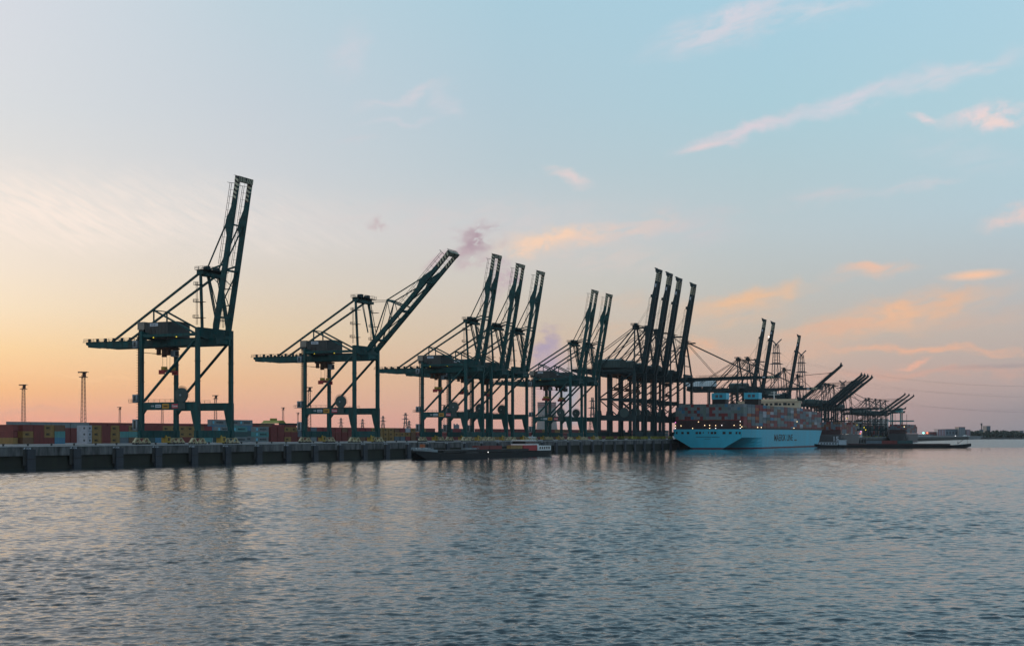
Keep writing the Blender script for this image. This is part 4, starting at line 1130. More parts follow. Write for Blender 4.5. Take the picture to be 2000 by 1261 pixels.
for c_ in range(22):
    x = (c_ - 10.5) * 2.4
    top = 8 if c_ > 0 else 7
    for t in range(8):
        if t >= top: continue
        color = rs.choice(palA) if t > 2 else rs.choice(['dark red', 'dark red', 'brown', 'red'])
        z = zc0 + t * (CH + .02)
        if t > 2:
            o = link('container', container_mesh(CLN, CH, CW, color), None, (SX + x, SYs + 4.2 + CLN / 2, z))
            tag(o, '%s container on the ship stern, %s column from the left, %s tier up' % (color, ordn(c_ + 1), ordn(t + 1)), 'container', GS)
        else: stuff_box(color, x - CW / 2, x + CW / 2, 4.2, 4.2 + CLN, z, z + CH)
nb = 26
for b in range(nb):
    s0 = 4.2 + b * 12.1
    gap = abs(s0 + 6 - (FY + 5)) < 8 or abs(s0 + 6 - (BY + 5)) < 6.1
    wb = min(22, int(2 * (SHW / 2) / 2.4)) if s0 < SHL - 80 else max(8, int(22 * (1 - ((s0 - SHL + 80) / 72.0) ** 1.8)))
    hb = 8 if b < 20 else 7
    if b > 24: hb = 6
    xo = (wb - 1) / 2 * 2.4
    for t in range(hb):
        color = rs.choice(palB); z = zc0 + t * (CH + .02)
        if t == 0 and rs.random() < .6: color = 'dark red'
        if b == 0: continue
        if b <= 5:
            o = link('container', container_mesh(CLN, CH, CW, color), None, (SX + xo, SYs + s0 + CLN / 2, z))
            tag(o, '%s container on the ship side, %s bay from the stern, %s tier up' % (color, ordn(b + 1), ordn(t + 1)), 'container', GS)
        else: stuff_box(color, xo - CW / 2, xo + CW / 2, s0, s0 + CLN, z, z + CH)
    # inner stacks of the bay
    for kx in range(0, wb - 1):
        hh = hb - (1 if rs.random() < .3 else 0)
        x = (kx - (wb - 1) / 2) * 2.4
        if b == 0 or gap: continue
        stuff_box(rs.choice(palB), x - CW / 2, x + CW / 2, s0, s0 + CLN, zc0, zc0 + hh * (CH + .02))
allm = MB(); mats_ = []
for k, m in stuffm.items():
    b_ = len(allm.v); allm.v += m.v; allm.f += [tuple(b_ + i for i in f) for f in m.f]; allm.m += [len(mats_)] * len(m.f); mats_.append(M['c_' + k])
o = link('ship_cargo', allm.mesh('ship_cargo', *mats_), None, (SX, SYs, 0)); tag(o, 'mass of stacked containers filling the deck of the blue ship', 'containers', kind='stuff')
lampm = {k: MB().tube((0, 0, 0), (0, 0, .5), .26, 8).mesh('deck_lamp', M[k]) for k in ('lamp_w', 'lamp_c', 'lamp_p', 'lamp_r')}
def px_stern(zx, zy): return ((zx - zoom0) / zw, (HOR - (730 + zy * .16)) * depth(SX, SYs) / FPX + CAMH)
for zx, zy, k in ((140, 590, 'lamp_p'), (140, 630, 'lamp_w'), (140, 662, 'lamp_c'), (205, 630, 'lamp_w'), (340, 662, 'lamp_w'), (408, 583, 'lamp_w'), (480, 626, 'lamp_w'), (537, 626, 'lamp_w'), (537, 660, 'lamp_w'), (605, 628, 'lamp_w'), (605, 662, 'lamp_c'), (675, 625, 'lamp_c'), (815, 626, 'lamp_w'), (884, 580, 'lamp_c'), (884, 622, 'lamp_w'), (884, 660, 'lamp_c')):
    x, z = px_stern(zx, zy)
    link('deck_lamp', lampm[k], ship, (x, 1.9, z), (R(90), 0, 0))
for px, z in ((1448, 16.6), (1479, 16.4), (1486, 16.4), (1550, 16.4), (1556, 22.0)):
    link('deck_lamp', lampm['lamp_w'], ship, (SHW / 2 + .1, on_x(px, SX + SHW / 2) - SYs, z), (0, R(90), 0))
for dx_, dz_, k in ((-3, 4, 'lamp_p'), (0, 2, 'lamp_r'), (2, 5, 'lamp_p'), (4, 3, 'lamp_r'), (-1, 7, 'lamp_c'), (5, 8, 'lamp_c')):
    link('deck_lamp', lampm[k], ship, (6 + dx_, SHL - 24, SHD + dz_), (R(90), 0, 0))

# ------------------------------------------------------------------ inland barges
M['barge'] = mat('barge_hull', (0.007, 0.010, 0.013), 0.7, 0.3, 0.2)
M['barge_white'] = mat('barge_white', (0.40, 0.46, 0.52), 0.5, 0.1)
def along(p, q): return math.atan2(q[1] - p[1], q[0] - p[0])
p0, p1 = polar(823, 598), polar(1055, 700)
BL = math.hypot(p1[0] - p0[0], p1[1] - p0[1])
# local x runs from bow (0) to stern (BL), local y to the quay side
bg_ = empty('inland_barge', (p0[0], p0[1], 0), along(p0, p1)); tag(bg_, 'long black inland barge with white wheelhouse passing the quay', 'barge')
bx = 5.7
m = MB(); stn = [(-6.5, 1.2, 2.9, 3.8), (-3, 3.4, 0.6, 3.6), (0, 4.4, -.5, 3.3), (8, bx, -1, 2.6), (16, bx, -1, 2.45), (BL - 12, bx, -1, 2.4), (BL, bx * .9, -.2, 2.6), (BL + 5, bx * .75, 1.5, 2.9)]
v = []; f = []
for (s_, hw, zb, zt_) in stn: v += [(s_, -hw * .92, zb), (s_, -hw, zt_), (s_, hw, zt_), (s_, hw * .92, zb)]
for i in range(len(stn) - 1):
    for k in range(4): f.append((i * 4 + k, (i + 1) * 4 + k, (i + 1) * 4 + (k + 1) % 4, i * 4 + (k + 1) % 4))
f += [(0, 1, 2, 3), tuple(len(v) - 4 + k for k in (3, 2, 1, 0))]
m.add(v, f)
link('hull', m.mesh('hull', M['barge']), bg_)
link('foredeck_house', MB().prism([(-2, 3.6), (9, 3.0), (9, 4.1), (5, 4.4), (1, 4.9), (-2, 4.6)], 'y', -3.0, 3.0).mesh('foredeck_house', M['liftbox']), bg_)
link('bow_rail', handrail(MB(), [((-6, -1.4, 4.2), (3, -4.2, 4.0)), ((-6, 1.4, 4.2), (3, 4.2, 4.0))], 0, 1.0, 1.6).mesh('bow_rail', M['barge_white']), bg_)
link('winch_cover', MB().box(0, 1.7, -.9, .9, 5.0, 6.6).mesh('winch_cover', M['c_orange']), bg_)
link('bow_mast', MB().beam((-3.0, 0, 4.5), (-3.0, 0, 10.5), .25).box(-3.6, -2.4, -.5, .5, 9.2, 9.8).mesh('bow_mast', M['sblack']), bg_)
link('hold_coaming', MB().box(11, BL - 22, -bx + .9, bx - .9, 2.9, 3.9).mesh('hold_coaming', M['barge']), bg_)
for s_ in (40,): link('rail_lamp', MB().tube((s_ + 10, -bx - .05, 2.6), (s_ + 10, -bx - .25, 2.6), .2, 8).mesh('rail_lamp', M['lamp_c']), bg_)
a_ = link('accommodation', MB().box(BL - 12, BL + 3.2, -4.6, 4.6, 2.8, 5.2).mesh('accommodation', M['white']), bg_)
for k in range(5): link('window', MB().box(BL - 9.8 + k * 2.5, BL - 8.3 + k * 2.5, -4.66, -4.58, 3.5, 4.7).mesh('window', M['glass']), a_)
w_ = link('wheelhouse', MB().box(BL - 24, BL - 10, -4.2, 4.2, 5.2, 6.2).box(BL - 24, BL - 12, -4.0, 4.0, 7.6, 8.1).box(BL - 23.4, BL - 12.6, -3.8, 3.8, 6.2, 7.6, 1).mesh('wheelhouse', M['white'], M['glass']), bg_)
link('radar_mast', MB().beam((BL - 9, 0, 6), (BL - 9, 0, 10.5), .3).beam((BL - 9, -2.4, 9.6), (BL - 9, 2.4, 9.6), .35).beam((BL - 12, 0, 8.9), (BL - 5, 0, 8.9), .3).mesh('radar_mast', M['barge_white']), bg_)
link('deck_store', MB().box(BL - 27, BL - 12, -4.4, 4.4, 2.9, 5.6).mesh('deck_store', M['red']), bg_)
def on_barge(parent, s_, y_, z_, color, label):
    mw = parent.matrix_basis
    p = mw @ Vector((s_, y_, z_))
    o = link('container', container_mesh(12.19, 2.6, 2.44, color), None, p, (0, 0, parent.rotation_euler.z + R(90)))
    tag(o, label, 'container', 'containers carried on the barges')
bg_.rotation_euler.z = along(p0, p1)
def base_m(o): return Matrix.Translation(o.location) @ Matrix.Rotation(o.rotation_euler.z, 4, 'Z')
def cargo(o_, items):
    for (s_, y_, z_, color, lab) in items:
        p = base_m(o_) @ Vector((s_, y_, z_))
        c_ = link('container', container_mesh(12.19, 2.6, 2.44, color), None, p, (0, 0, o_.rotation_euler.z - R(90)))
        tag(c_, lab, 'container', 'containers carried on the barges')
cargo(bg_, [(48, -3, 3.0, 'dark red', 'dark red container in the hold of the barge, nearer its bow'), (60.6, -3, 3.0, 'dark red', 'dark red container in the middle of the black barge'), (82, -3, 3.0, 'yellow', 'ochre container on the barge just before the wheelhouse'), (38, -3, 2.2, 'grey', 'low grey container near the bow end of the barge hold')])

q0, q1 = polar(1594, 1118), polar(1893, 1105)
B2L = math.hypot(q1[0] - q0[0], q1[1] - q0[1])
b2 = empty('inland_barge', (q0[0], q0[1], 0), along(q0, q1)); tag(b2, 'low dark barge lying across the basin right of the ship bow', 'barge', None)
stn = [(-1, 4.0, 1.2, 3.2), (3, 5.2, -.5, 2.6), (12, 5.7, -1, 2.3), (B2L - 12, 5.7, -1, 2.3), (B2L - 4, 4.4, -.3, 3.0), (B2L + 1, 2.4, 1.4, 3.6)]
v = []; f = []
for (s_, hw, zb, zt_) in stn: v += [(s_, -hw * .92, zb), (s_, -hw, zt_), (s_, hw, zt_), (s_, hw * .92, zb)]
for i in range(len(stn) - 1):
    for k in range(4): f.append((i * 4 + k, (i + 1) * 4 + k, (i + 1) * 4 + (k + 1) % 4, i * 4 + (k + 1) % 4))
f += [(0, 1, 2, 3), tuple(len(v) - 4 + k for k in (3, 2, 1, 0))]
link('hull', MB().add(v, f).mesh('hull', M['barge']), b2)
a_ = link('accommodation', MB().box(2, 17, -4.4, 4.4, 2.4, 4.4).mesh('accommodation', M['barge_white']), b2)
for k in range(6): link('window', MB().box(3 + k * 2.3, 4.6 + k * 2.3, -4.46, -4.38, 2.9, 4.0).mesh('window', M['glass']), a_)
link('wheelhouse', MB().box(18, 24, -3.4, 3.4, 2.4, 6.0).box(17.5, 24.5, -3.7, 3.7, 6.0, 6.4).mesh('wheelhouse', M['barge_white']), b2)
link('hold_coaming', MB().box(26, B2L - 16, -4.6, 4.6, 2.2, 3.4).mesh('hold_coaming', M['lash']), b2)
link('bow_derrick', MB().beam((B2L - 9, 0, 3), (B2L - 9, 0, 5.5), .3).beam((B2L - 9, 0, 3.5), (B2L - 1, 0, 9.5), .3).beam((B2L - 1.5, 0, 3), (B2L - 1.5, 0, 10.5), .16).mesh('bow_derrick', M['sblack']), b2)
cargo(b2, [(46, -2.9, 3.4, 'slate', 'dark slate container at the left of the cargo on the far barge'),
           (58.4, -2.9, 3.4, 'dark red', 'red container amidships on the far barge'),
           (70.8, -2.9, 3.4, 'dark teal', 'dark green container at the right of the cargo on the far barge')])
# ------------------------------------------------------------------ ships beyond the bow
M['hgrey'] = mat('hull_grey', (0.055, 0.058, 0.065), 0.6, 0.2, 0.1, streak=1)
M['hteal'] = mat('hull_dark_green', (0.03, 0.055, 0.06), 0.6, 0.2)
def far_ship(px, dp, L, B, D, hullm, label, blocks, cargo_=None, name='cargo_ship', seed=1, rz=0.0):
    x, y = polar(px, dp)
    e = empty(name, (x, y, 0), rz); tag(e, label, 'ship', 'ships moored beyond the blue ship')
    link('hull', hull_mesh(L, B, D, [hullm, M['boot']], [-2, 0, .8, D * .3, D * .6, D * .8, D], .6, 30, 45, 8), e)
    for (n, mt, x0, x1, y0, y1, z0, z1) in blocks: link(n, MB().box(x0, x1, y0, y1, z0, z1).mesh(n, mt), e)
    if cargo_:
        y0, y1, nt = cargo_; r = random.Random(seed); names = ['dark red', 'slate', 'brown', 'slate', 'dark red']; m = MB(); yy = y0
        while yy < y1:
            k = 0
            for kx in range(int(B / 2.5)):
                x0 = -B / 2 + kx * 2.5
                for t in range(nt - (1 if r.random() < .3 else 0)):
                    m.box(x0, x0 + 2.4, yy, yy + 12, D + .5 + t * 2.6, D + 3.05 + t * 2.6, r.randrange(5))
            yy += 12.8
        o = link('ship_cargo', m.mesh('ship_cargo', *[M['c_' + n] for n in names]), e); o['kind'] = 'stuff'
    return e
lamp_s = {k: MB().tube((0, 0, 0), (0, 0, 1.0), .55, 8).mesh('lamp', M[k]) for k in ('lamp_w', 'lamp_c', 'lamp_y', 'lamp_r', 'lamp_p', 'lamp_g')}
e = far_ship(1614, 1475, 150, 32, 11, M['hgrey'], 'grey hulled ship with dark red container stacks behind the blue bow', [('lashing_bridge', M['lash'], -15, 15, 1.5, 2.5, 11, 16)], (4, 105, 5), seed=4)
link('hull_lettering', text_mesh('15', 7.0, M['signw'], .02, .2), e, (10, -.1, 6.0), ROT_NEG_Y)
e = far_ship(1664, 1860, 120, 20, 7, M['hteal'], 'small ship with white deckhouse and dark funnel among lit lamps', [('deckhouse', M['white'], -8, 8, 8, 20, 7, 27), ('deckhouse', M['white'], -10, 10, 7, 21, 7, 12), ('funnel', M['sblack'], 3, 11, 12, 18, 18, 31), ('bridge_wing', M['white'], -11, 11, 10, 15, 26, 28)], None, seed=5)
for (x, z, k) in ((-8, 33, 'lamp_y'), (14, 33, 'lamp_y'), (30, 26, 'lamp_y'), (34, 21, 'lamp_y'), (-9, 10, 'lamp_w'), (-4, 9, 'lamp_w'), (2, 9, 'lamp_w'), (10, 12, 'lamp_r'), (11, 15, 'lamp_p')):
    if abs(x) < 12: link('lamp', lamp_s[k], e, (x, 6.6, z), (R(90), 0, 0))
e = far_ship(1695, 1930, 110, 18, 8, M['hgrey'], 'stern of a ship stacked with rusty containers below the far cranes', [('deckhouse', M['lash'], -6, 6, 2, 8, 8, 14)], (8, 90, 6), seed=6)
e = far_ship(1716, 2000, 150, 24, 9, M['hteal'], 'ship with broad white accommodation block below the far cranes', [('accommodation', M['white'], -12, 11, 8, 20, 9, 34), ('bridge_wing', M['white'], -14, 13, 9, 14, 31, 33)], None, seed=7)
for k in range(5):
    for j in range(5): link('window', MB().box(-9 + k * 4, -7.4 + k * 4, 7.9, 8.02, 12 + j * 4.2, 13.5 + j * 4.2).mesh('window', M['c_slate']), e)
e = far_ship(1752, 1960, 160, 26, 12, M['hgrey'], 'rounded stern of the farthest ship with dark red containers, right of the cranes', [('lashing_bridge', M['lash'], -12, 12, 1.5, 3, 12, 18), ('mast', M['sblack'], 13, 13.5, 2, 2.5, 12, 40), ('mast', M['sblack'], -3.2, -2.8, 2, 2.4, 18, 44)], (5, 120, 5), seed=8)
link('lamp', lamp_s['lamp_w'], e, (10, 1.0, 22), (R(90), 0, 0))
# teal low crane at the far end
tx, ty = polar(1748, 2030)
e = empty('low_profile_crane', (tx, ty, 0)); tag(e, 'teal low crane with a flat boom at the far end of the quay', 'crane')
hs = lambda py: height(py, 2030)
M['teal'] = mat('teal_paint', (0.03, 0.16, 0.17), 0.55, 0.2)
for sx_ in (-6, 8):
    for sy_ in (0, 16): link('leg', MB().box(sx_ - .8, sx_ + .8, sy_ - .8, sy_ + .8, 0, hs(806)).mesh('leg', M['teal']), e)
link('boom', MB().box(-62, 26, 3, 6, hs(823), hs(820.5)).box(-62, 26, 10, 13, hs(823), hs(820.5)).mesh('boom', M['teal']), e)
link('tower_head', MB().prism([(-8, hs(806)), (11, hs(806)), (8, hs(796)), (-3, hs(800))], 'y', -1, 17).mesh('tower_head', M['teal']), e)
for (px, py, dp, k, lab) in ((1650, 829.5, 1800, 'lamp_y', 'yellow work lamp left of the white deckhouse'), (1674, 829.5, 1800, 'lamp_y', 'yellow work lamp right of the dark funnel'), (1688, 834.5, 1800, 'lamp_y', 'bright orange yellow lamp left of the rusty containers'), (1691, 839, 1800, 'lamp_y', 'lower yellow lamp beside the rusty containers')):
    x, y = polar(px, dp); z = height(py, dp)
    l = empty('quay_lamp', (x, y, 0)); tag(l, lab, 'lamp', 'lamps around the far ships')
    link('pole', MB().beam((0, 0, 0), (0, 0, z), .5).mesh('pole', M['sblack']), l); link('lamp', lamp_s[k], l, (0, -.6, z), (R(90), 0, 0))
# ------------------------------------------------------------------ light masts
M['mast'] = mat('mast_steel', (0.13, 0.06, 0.045), 0.6, 0.2)
def light_mast(px, py, dp, label, hw=2.4, bw=1.4):
    x, y = polar(px, dp); zt_ = height(py, dp) - QZ
    e = empty('light_mast', (x, y, QZ), TH); tag(e, label, 'light mast', 'light masts over the container yard')
    for a in (-1, 1):
        for b in (-1, 1): link('mast_leg', MB().beam((a * bw, b * bw, 0), (a * bw * .55, b * bw * .55, zt_ - 2), .26).mesh('mast_leg', M['mast']), e)
    m = MB(); n = int(zt_ / 2.4)
    for k in range(n):
        t0, t1 = k / n, (k + 1) / n; w0, w1 = bw * (1 - .45 * t0), bw * (1 - .45 * t1); z0, z1 = t0 * (zt_ - 2), t1 * (zt_ - 2)
        for b in (-1, 1):
            m.beam((-w0, b * w0, z0), (w1, b * w1, z1), .12); m.beam((w0, b * w0, z0), (-w0, b * w0, z0), .14)
    o = link('lattice', m.mesh('lattice', M['mast']), e); o['kind'] = 'stuff'
    link('lamp_ring', MB().box(-hw, hw, -hw, hw, zt_ - .5, zt_ - .2).mesh('lamp_ring', M['mast']), e)
    link('lamp_ring', MB().box(-hw * .85, hw * .85, -hw * .85, hw * .85, zt_ - 3.6, zt_ - 3.2).box(-.5, 1.4, -.5, .5, zt_ - 3.2, zt_ - .65).mesh('lamp_ring', M['mast']), e)
    for k in range(6): link('floodlight', MB().box(-hw + k * hw * .38, -hw + k * hw * .38 + .6, -hw - .3, -hw, zt_ - 1.1, zt_ - .3).mesh('floodlight', M['sblack']), e)
    link('junction_box', MB().box(-.9, .9, -bw - .4, -bw, zt_ * .2, zt_ * .2 + 1.4).mesh('junction_box', M['sblack']), e)
for px, py, dp, lab in ((46, 750, 977, 'lattice light mast nearest the left edge above the containers'), (163, 725, 800, 'tallest lattice light mast, between the left edge and the first crane'), (234, 794, 1750, 'small far light mast just left of the first crane'),
                        (317, 787, 1500, 'faint light mast seen under the portal of the first crane'), (421, 771, 1230, 'light mast seen between the water side legs of the first crane'), (553, 795, 1800, 'small light mast between the first two cranes'), (604, 755, 1030, 'light mast standing behind the land leg of the second crane'), (582, 805, 2200, 'lowest faint light mast left of the second crane'), (867, 790, 1500, 'faint light mast behind the first crane of the group of three')):
    light_mast(px, py, dp, lab)
# ------------------------------------------------------------------ power pylons and lines
def pylon(px, py, dp, label, arms, bw, form='Y'):
    x, y = polar(px, dp); zt_ = height(py, dp) - QZ
    e = empty('power_pylon', (x, y, QZ), TH + R(12)); tag(e, label, 'pylon', 'power pylons behind the port')
    tops = zt_ * (.945 if form == 'Y' else 1.0); tw = bw * .22; th_ = max(.8, dp * .00046)
    m = MB(); n = 6
    lv = [(bw * (1 - .55 * min(1, t / .55)) if t < .55 else bw * .45 - (bw * .45 - tw) * (t - .55) / .45, t * tops) for t in [k / n for k in range(n + 1)]]
    for a in (-1, 1):
        for b in (-1, 1):
            lm = MB()
            for (w0, z0), (w1, z1) in zip(lv, lv[1:]): lm.beam((a * w0, b * w0, z0), (a * w1, b * w1, z1), th_)
            link('pylon_leg', lm.mesh('pylon_leg', M['mast2']), e)
    for (w0, z0), (w1, z1) in zip(lv, lv[1:]):
        for b in (-1, 1):
            m.beam((-w0, b * w0, z0), (w1, b * w1, z1), th_ * .28).beam((w0, b * w0, z0), (-w1, b * w1, z1), th_ * .28).beam((-w1, b * w1, z1), (w1, b * w1, z1), th_ * .5)
    o = link('lattice', m.mesh('lattice', M['mast2']), e); o['kind'] = 'stuff'
    pts = []
    for (hf, wf) in arms:
        z = hf * zt_; w = wf * bw
        am = MB().prism([(-w, z), (w, z), (bw * .3, z + w * .22), (-bw * .3, z + w * .22)], 'y', -th_, th_)
        link('cross_arm', am.mesh('cross_arm', M['mast2']), e); pts += [(-w, z), (w, z)]
    if form == 'Y':
        for a in (-1, 1): link('horn', MB().beam((0, 0, tops), (a * bw * .66, 0, zt_), th_ * 1.5).beam((a * tw, 0, tops * .965), (0, 0, tops), th_).mesh('horn', M['mast2']), e)
    return e, pts
M['mast2'] = mat('pylon_steel', (0.045, 0.04, 0.048), 0.6, 0.2)
big = []
for px, py, dp, lab in ((1516, 662, 2700, 'tall power pylon with forked top behind the upright crane booms'), (1565, 684, 3050, 'second tall forked pylon, right of the single upright boom'), (1646, 743, 3600, 'farther forked pylon above the four parallel booms')):
    big.append(pylon(px, py, dp, lab, ((.85, .72), (.74, .95), (.58, .5)) if px < 1640 else ((.86, 1.3), (.7, .9)), 17.0 if px < 1640 else 15.0))
for px, py, dp, lab in ((792, 806, 3300, 'small pylon on the skyline left of the group of three cranes'), (799, 821, 4200, 'smallest skyline pylon just right of the taller one'), (748, 812, 3600, 'thin pylon just right of the second crane'), (666, 816, 4000, 'faint pylon under the second crane, left one'), (708, 818, 4200, 'faint pylon under the second crane, middle one'), (1157, 776, 2600, 'pylon between the green pair of cranes and the dark cranes')):
    pylon(px, py, dp, lab, ((.9, 1.3), (.72, 1.7), (.55, 1.3)), 6.5, 'T')
def cable(p, q, sag, r, name='power_line'):
    p, q = Vector(p), Vector(q); m = MB(); n = 14; pr = p
    for k in range(1, n + 1):
        t = k / n; c_ = p.lerp(q, t); c_.z -= sag * 4 * t * (1 - t)
        m.tube(pr, c_, r, 5); pr = c_
    return m
anchor = polar(2500, 4200)
k = 0
for (e, pts), nxt in ((big[0], 1), (big[1], 2)):
    for (xo, z) in pts:
        mw = Matrix.Translation(e.location) @ Matrix.Rotation(e.rotation_euler.z, 4, 'Z')
        a_ = mw @ Vector((xo, 0, z))
        if nxt == 1:
            e2 = big[1][0]; z2 = z / (height(662, 2700)) * height(684, 3050)
            b_ = (Matrix.Translation(e2.location) @ Matrix.Rotation(e2.rotation_euler.z, 4, 'Z')) @ Vector((xo, 0, z2)); sg = 8
        else:
            b_ = Vector((anchor[0] + xo * .5, anchor[1] + xo * .5, z * 1.75)); sg = 85
        k += 1
        o = link('power_line', cable(a_, b_, sg, .08).mesh('power_line', M['mast2']))
        tag(o, ('thin power line slung between the two tall pylons, %s wire' if nxt == 1 else 'long sagging power line running off to the right, %s wire') % ordn(k), 'power line', 'power lines')
for i, pz in enumerate((772, 742)):
    a_ = Vector((*polar(1648, 3600), height(pz + 12, 3600))); b_ = Vector((*polar(2400, 4600), height(778 - i * 30, 4600)))
    o = link('power_line', cable(a_, b_, 30, .07).mesh('power_line', M['mast2'])); tag(o, 'far power line from the distant pylon to the right, %s one' % ('lower' if i == 0 else 'upper'), 'power line', 'power lines')
o = link('beacon_lamp', MB().tube((0, 0, 0), (0, 0, 2), 1.5, 8).mesh('beacon_lamp', M['lamp_c']), big[0][0], (-16, -1, height(659, 2700) - QZ))
# ------------------------------------------------------------------ cooling towers
M['tower'] = mat('tower_concrete', (0.24, 0.21, 0.20), 0.85, 0.08, 0.01)
def cooling_tower(px, dp, label, rt):
    x, y = polar(px, dp); zt_ = height(785, dp) - QZ
    e = empty('cooling_tower', (x, y, QZ)); tag(e, label, 'cooling tower', 'cooling towers of the power station')
    prof = [(0, 1.5), (.12, 1.36), (.3, 1.18), (.5, 1.02), (.7, .94), (.82, .95), (1.0, 1.0)]; n = 28; v = []; f = []
    for t, r in prof:
        for k in range(n): v.append((rt * r * math.cos(2 * math.pi * k / n), rt * r * math.sin(2 * math.pi * k / n), t * zt_))
    for i in range(len(prof) - 1):
        for k in range(n): f.append((i * n + k, i * n + (k + 1) % n, (i + 1) * n + (k + 1) % n, (i + 1) * n + k))
    me_ = MB().add(v, f).mesh('shell', M['tower']); me_.polygons.foreach_set('use_smooth', [True] * len(me_.polygons)); link('shell', me_, e)
    for z0 in (.955, .90, .85): link('red_band', MB().tube((0, 0, zt_ * z0), (0, 0, zt_ * (z0 + .025)), rt * 1.02, 28).mesh('red_band', M['c_red']), e)
cooling_tower(1058, 6000, 'left cooling tower with red rings at its rim, seen between crane legs', 19); cooling_tower(1078, 6100, 'right cooling tower with red rings, nearest the rising steam', 19)
x, y = polar(891, 3000)
e = empty('storage_silo', (x, y, QZ)); tag(e, 'cluster of grey silos on the skyline under the group of three cranes', 'silo')
for kx in range(4): link('silo', MB().tube((-5 + kx * 3.6, 0, 0), (-5 + kx * 3.6, 0, height(827 + (kx % 2) * 2, 3000) - QZ), 1.7, 10).mesh('silo', M['c_slate']), e)
# ------------------------------------------------------------------ far shore
M['shore'] = mat('shore_earth', (0.06, 0.06, 0.06), 0.9, 0.3, 0.02)
fa, fb = polar(1640, 3250), polar(2700, 3250); fc, fd_ = polar(2700, 7200), polar(1640, 7200)
m = MB().prism([(fa[0], fa[1]), (fb[0], fb[1]), (fc[0], fc[1]), (fd_[0], fd_[1])], 'z', -1, 3.2)
tag(link('far_shore', m.mesh('far_shore', M['shore'])), kind='structure')
def shed(px0, px1, py0, dp, label, wall_, cat='building', depth_=30, roof=None, stripes_=None, name='warehouse'):
    x0 = (px0 - 1000) / FPX * dp; x1 = (px1 - 1000) / FPX * dp; w = x1 - x0; h = height(py0, dp) - 3.2
    cx_, cy_ = polar((px0 + px1) / 2, dp)
    e = empty(name, (cx_, cy_, 3.2), TH); tag(e, label, cat, 'buildings on the far shore')
    link('wall', MB().box(-w / 2, w / 2, 0, depth_, 0, h).mesh('wall', wall_), e)
    link('roof', MB().box(-w / 2 - .5, w / 2 + .5, -.5, depth_ + .5, h, h + .8).mesh('roof', roof or M['c_slate']), e)
    if stripes_:
        n, mt = stripes_
        for k in range(n): link('panel', MB().box(-w / 2 + w * (k + .15) / n, -w / 2 + w * (k + .6) / n, -.25, .0, .3, h - .3).mesh('panel', mt), e)
    else:
        n = max(2, int(w / 6))
        for k in range(n): link('window', MB().box(-w / 2 + w * (k + .3) / n, -w / 2 + w * (k + .7) / n, -.12, 0, h * .45, h * .7).mesh('window', M['glass']), e)
    return e
shed(1832, 1847, 838.5, 3320, 'building with red and white vertical stripes on the far shore', M['c_white'], stripes_=(5, M['c_red']))
shed(1847, 1870.5, 838, 3322, 'dark grey block right of the large striped building', M['c_slate'])
shed(1815, 1831, 843.5, 3330, 'low dark red shed left of the striped building', M['c_dark red'])
shed(1873, 1885, 834, 3310, 'tall grey works tower with reddish top on the far shore', M['c_grey'], roof=M['c_dark red'], stripes_=(3, M['c_slate']))
shed(1887, 1895, 839, 3315, 'narrow red striped building left of the trees', M['c_white'], stripes_=(3, M['c_red']))
shed(1790, 1822, 849, 3300, 'long low pale shed at the water left of the striped building', M['c_grey'])
shed(1822, 1872, 850.5, 3290, 'long low brownish quay shed below the dark grey block', M['c_brown'])
shed(1776, 1800, 848.5, 3345, 'low grey shed just right of the far cranes', M['c_slate'])
shed(1927, 1934.5, 832, 3500, 'dark square tower block rising behind the trees', M['c_slate'])
shed(1992, 1999, 841, 3500, 'small building at the right edge behind the trees', M['c_slate'])
x, y = polar(1887, 3280)
e = empty('storage_dome', (x, y, 3.2), TH); tag(e, 'white tent roof at the water in front of the narrow striped building', 'tent')
link('canopy', MB().prism([(-7, 0), (7, 0), (6, 4.5), (0, 6.2), (-5, 4.0)], 'y', 0, 12).mesh('canopy', M['white']), e)
link('awning', MB().prism([(7, 2.6), (11, 4.2), (6, 5.0)], 'y', 1, 11).mesh('awning', M['white']), e)
x, y = polar(1917, 3450); zt_ = height(826, 3450)
e = empty('radio_tower', (x, y, 3), TH); tag(e, 'slender radio tower with wide base above the trees', 'tower')
link('shaft', MB().beam((0, 0, 0), (0, 0, zt_ - 6), 1.8).mesh('shaft', M['mast2']), e); link('pod', MB().tube((0, 0, zt_ - 9), (0, 0, zt_ - 3), 2.2, 8).mesh('pod', M['mast2']), e)
link('base_building', MB().prism([(-5, 0), (5, 0), (4.5, 18), (2, 21), (-2, 21), (-4.5, 18)], 'y', 0, 8).mesh('base_building', M['c_slate']), e)
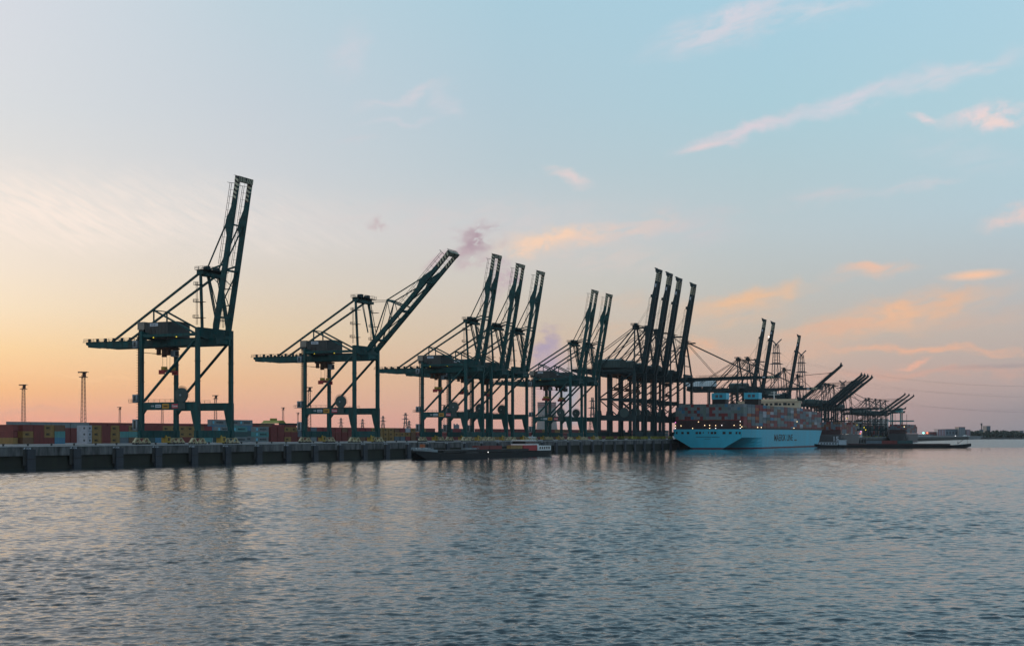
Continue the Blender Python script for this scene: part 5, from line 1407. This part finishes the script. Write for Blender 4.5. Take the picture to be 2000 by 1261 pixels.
for px, py, k, lab in ((1803.5, 845, 'lamp_g', 'cyan signal light on the far shore'), (1811, 845, 'lamp_r', 'orange red signal light beside the cyan one'), (1866, 851, 'lamp_c', 'small white shore light below the dark grey block')):
    x, y = polar(px, 3270); z = height(py, 3270)
    l = empty('signal_light', (x, y, 3), TH); tag(l, lab, 'signal light', 'lights on the far shore')
    link('pole', MB().beam((0, .5, 0), (0, .5, z - 3), .4).mesh('pole', M['sblack']), l)
    link('lens', MB().tube((0, 0, z - 3.0), (0, -.6, z - 3.0), 1.9 if k != 'lamp_c' else 1.0, 10).mesh('lens', M[k]), l)
# wood on the far shore: one mass of leaf clumps
M['leaf'] = mat('far_foliage', (0.035, 0.055, 0.04), 0.8, 0.5, 0.05)
r = random.Random(5); v = []; f = []
for k in range(190):
    px = r.uniform(1893, 2120); dp = r.uniform(3290, 3480); x, y = polar(px, dp)
    hmax = height(r.uniform(840, 846) if px < 1992 else r.uniform(845, 849), dp) - 3
    cw = r.uniform(5, 9)
    for j in range(70):
        u_, t_, w_ = r.gauss(0, .45), r.gauss(0, .45), r.random() ** .7
        cx_, cy_, cz_ = x + u_ * cw, y + t_ * cw, 3 + hmax * (.12 + .88 * w_) * (1 - .25 * (u_ * u_ + t_ * t_))
        d1 = Vector((r.uniform(-1, 1), r.uniform(-1, 1), r.uniform(-1, 1))).normalized() * r.uniform(1.2, 2.4); d2 = d1.cross(Vector((r.uniform(-1, 1), r.uniform(-1, 1), r.uniform(-1, 1)))).normalized() * r.uniform(1.0, 2.0)
        b_ = len(v); c_ = Vector((cx_, cy_, cz_)); v += [c_ - d1 - d2, c_ + d1 - d2, c_ + d1 + d2, c_ - d1 + d2]; f.append((b_, b_ + 1, b_ + 2, b_ + 3))
me_ = bpy.data.meshes.new('wood'); me_.from_pydata([tuple(p) for p in v], [], f); me_.materials.append(M['leaf'])
o = link('wood', me_); tag(o, 'dark wood along the far shore at the right edge', 'wood', kind='stuff')
# ------------------------------------------------------------------ haze
m = bpy.data.materials.new('haze'); m.use_nodes = True; nt = m.node_tree; nt.nodes.clear()
vo = nt.nodes.new('ShaderNodeVolumePrincipled'); vo.inputs['Color'].default_value = (0.86, 0.86, 0.9, 1); vo.inputs['Density'].default_value = HAZE; vo.inputs['Anisotropy'].default_value = 0.2
ou = nt.nodes.new('ShaderNodeOutputMaterial'); nt.links.new(vo.outputs[0], ou.inputs['Volume'])
hz = link('haze', MB().box(-FAR - 50, FAR + 50, -2600, FAR + 50, -4.0, 232.0).mesh('haze', m)); tag(hz, kind='stuff')
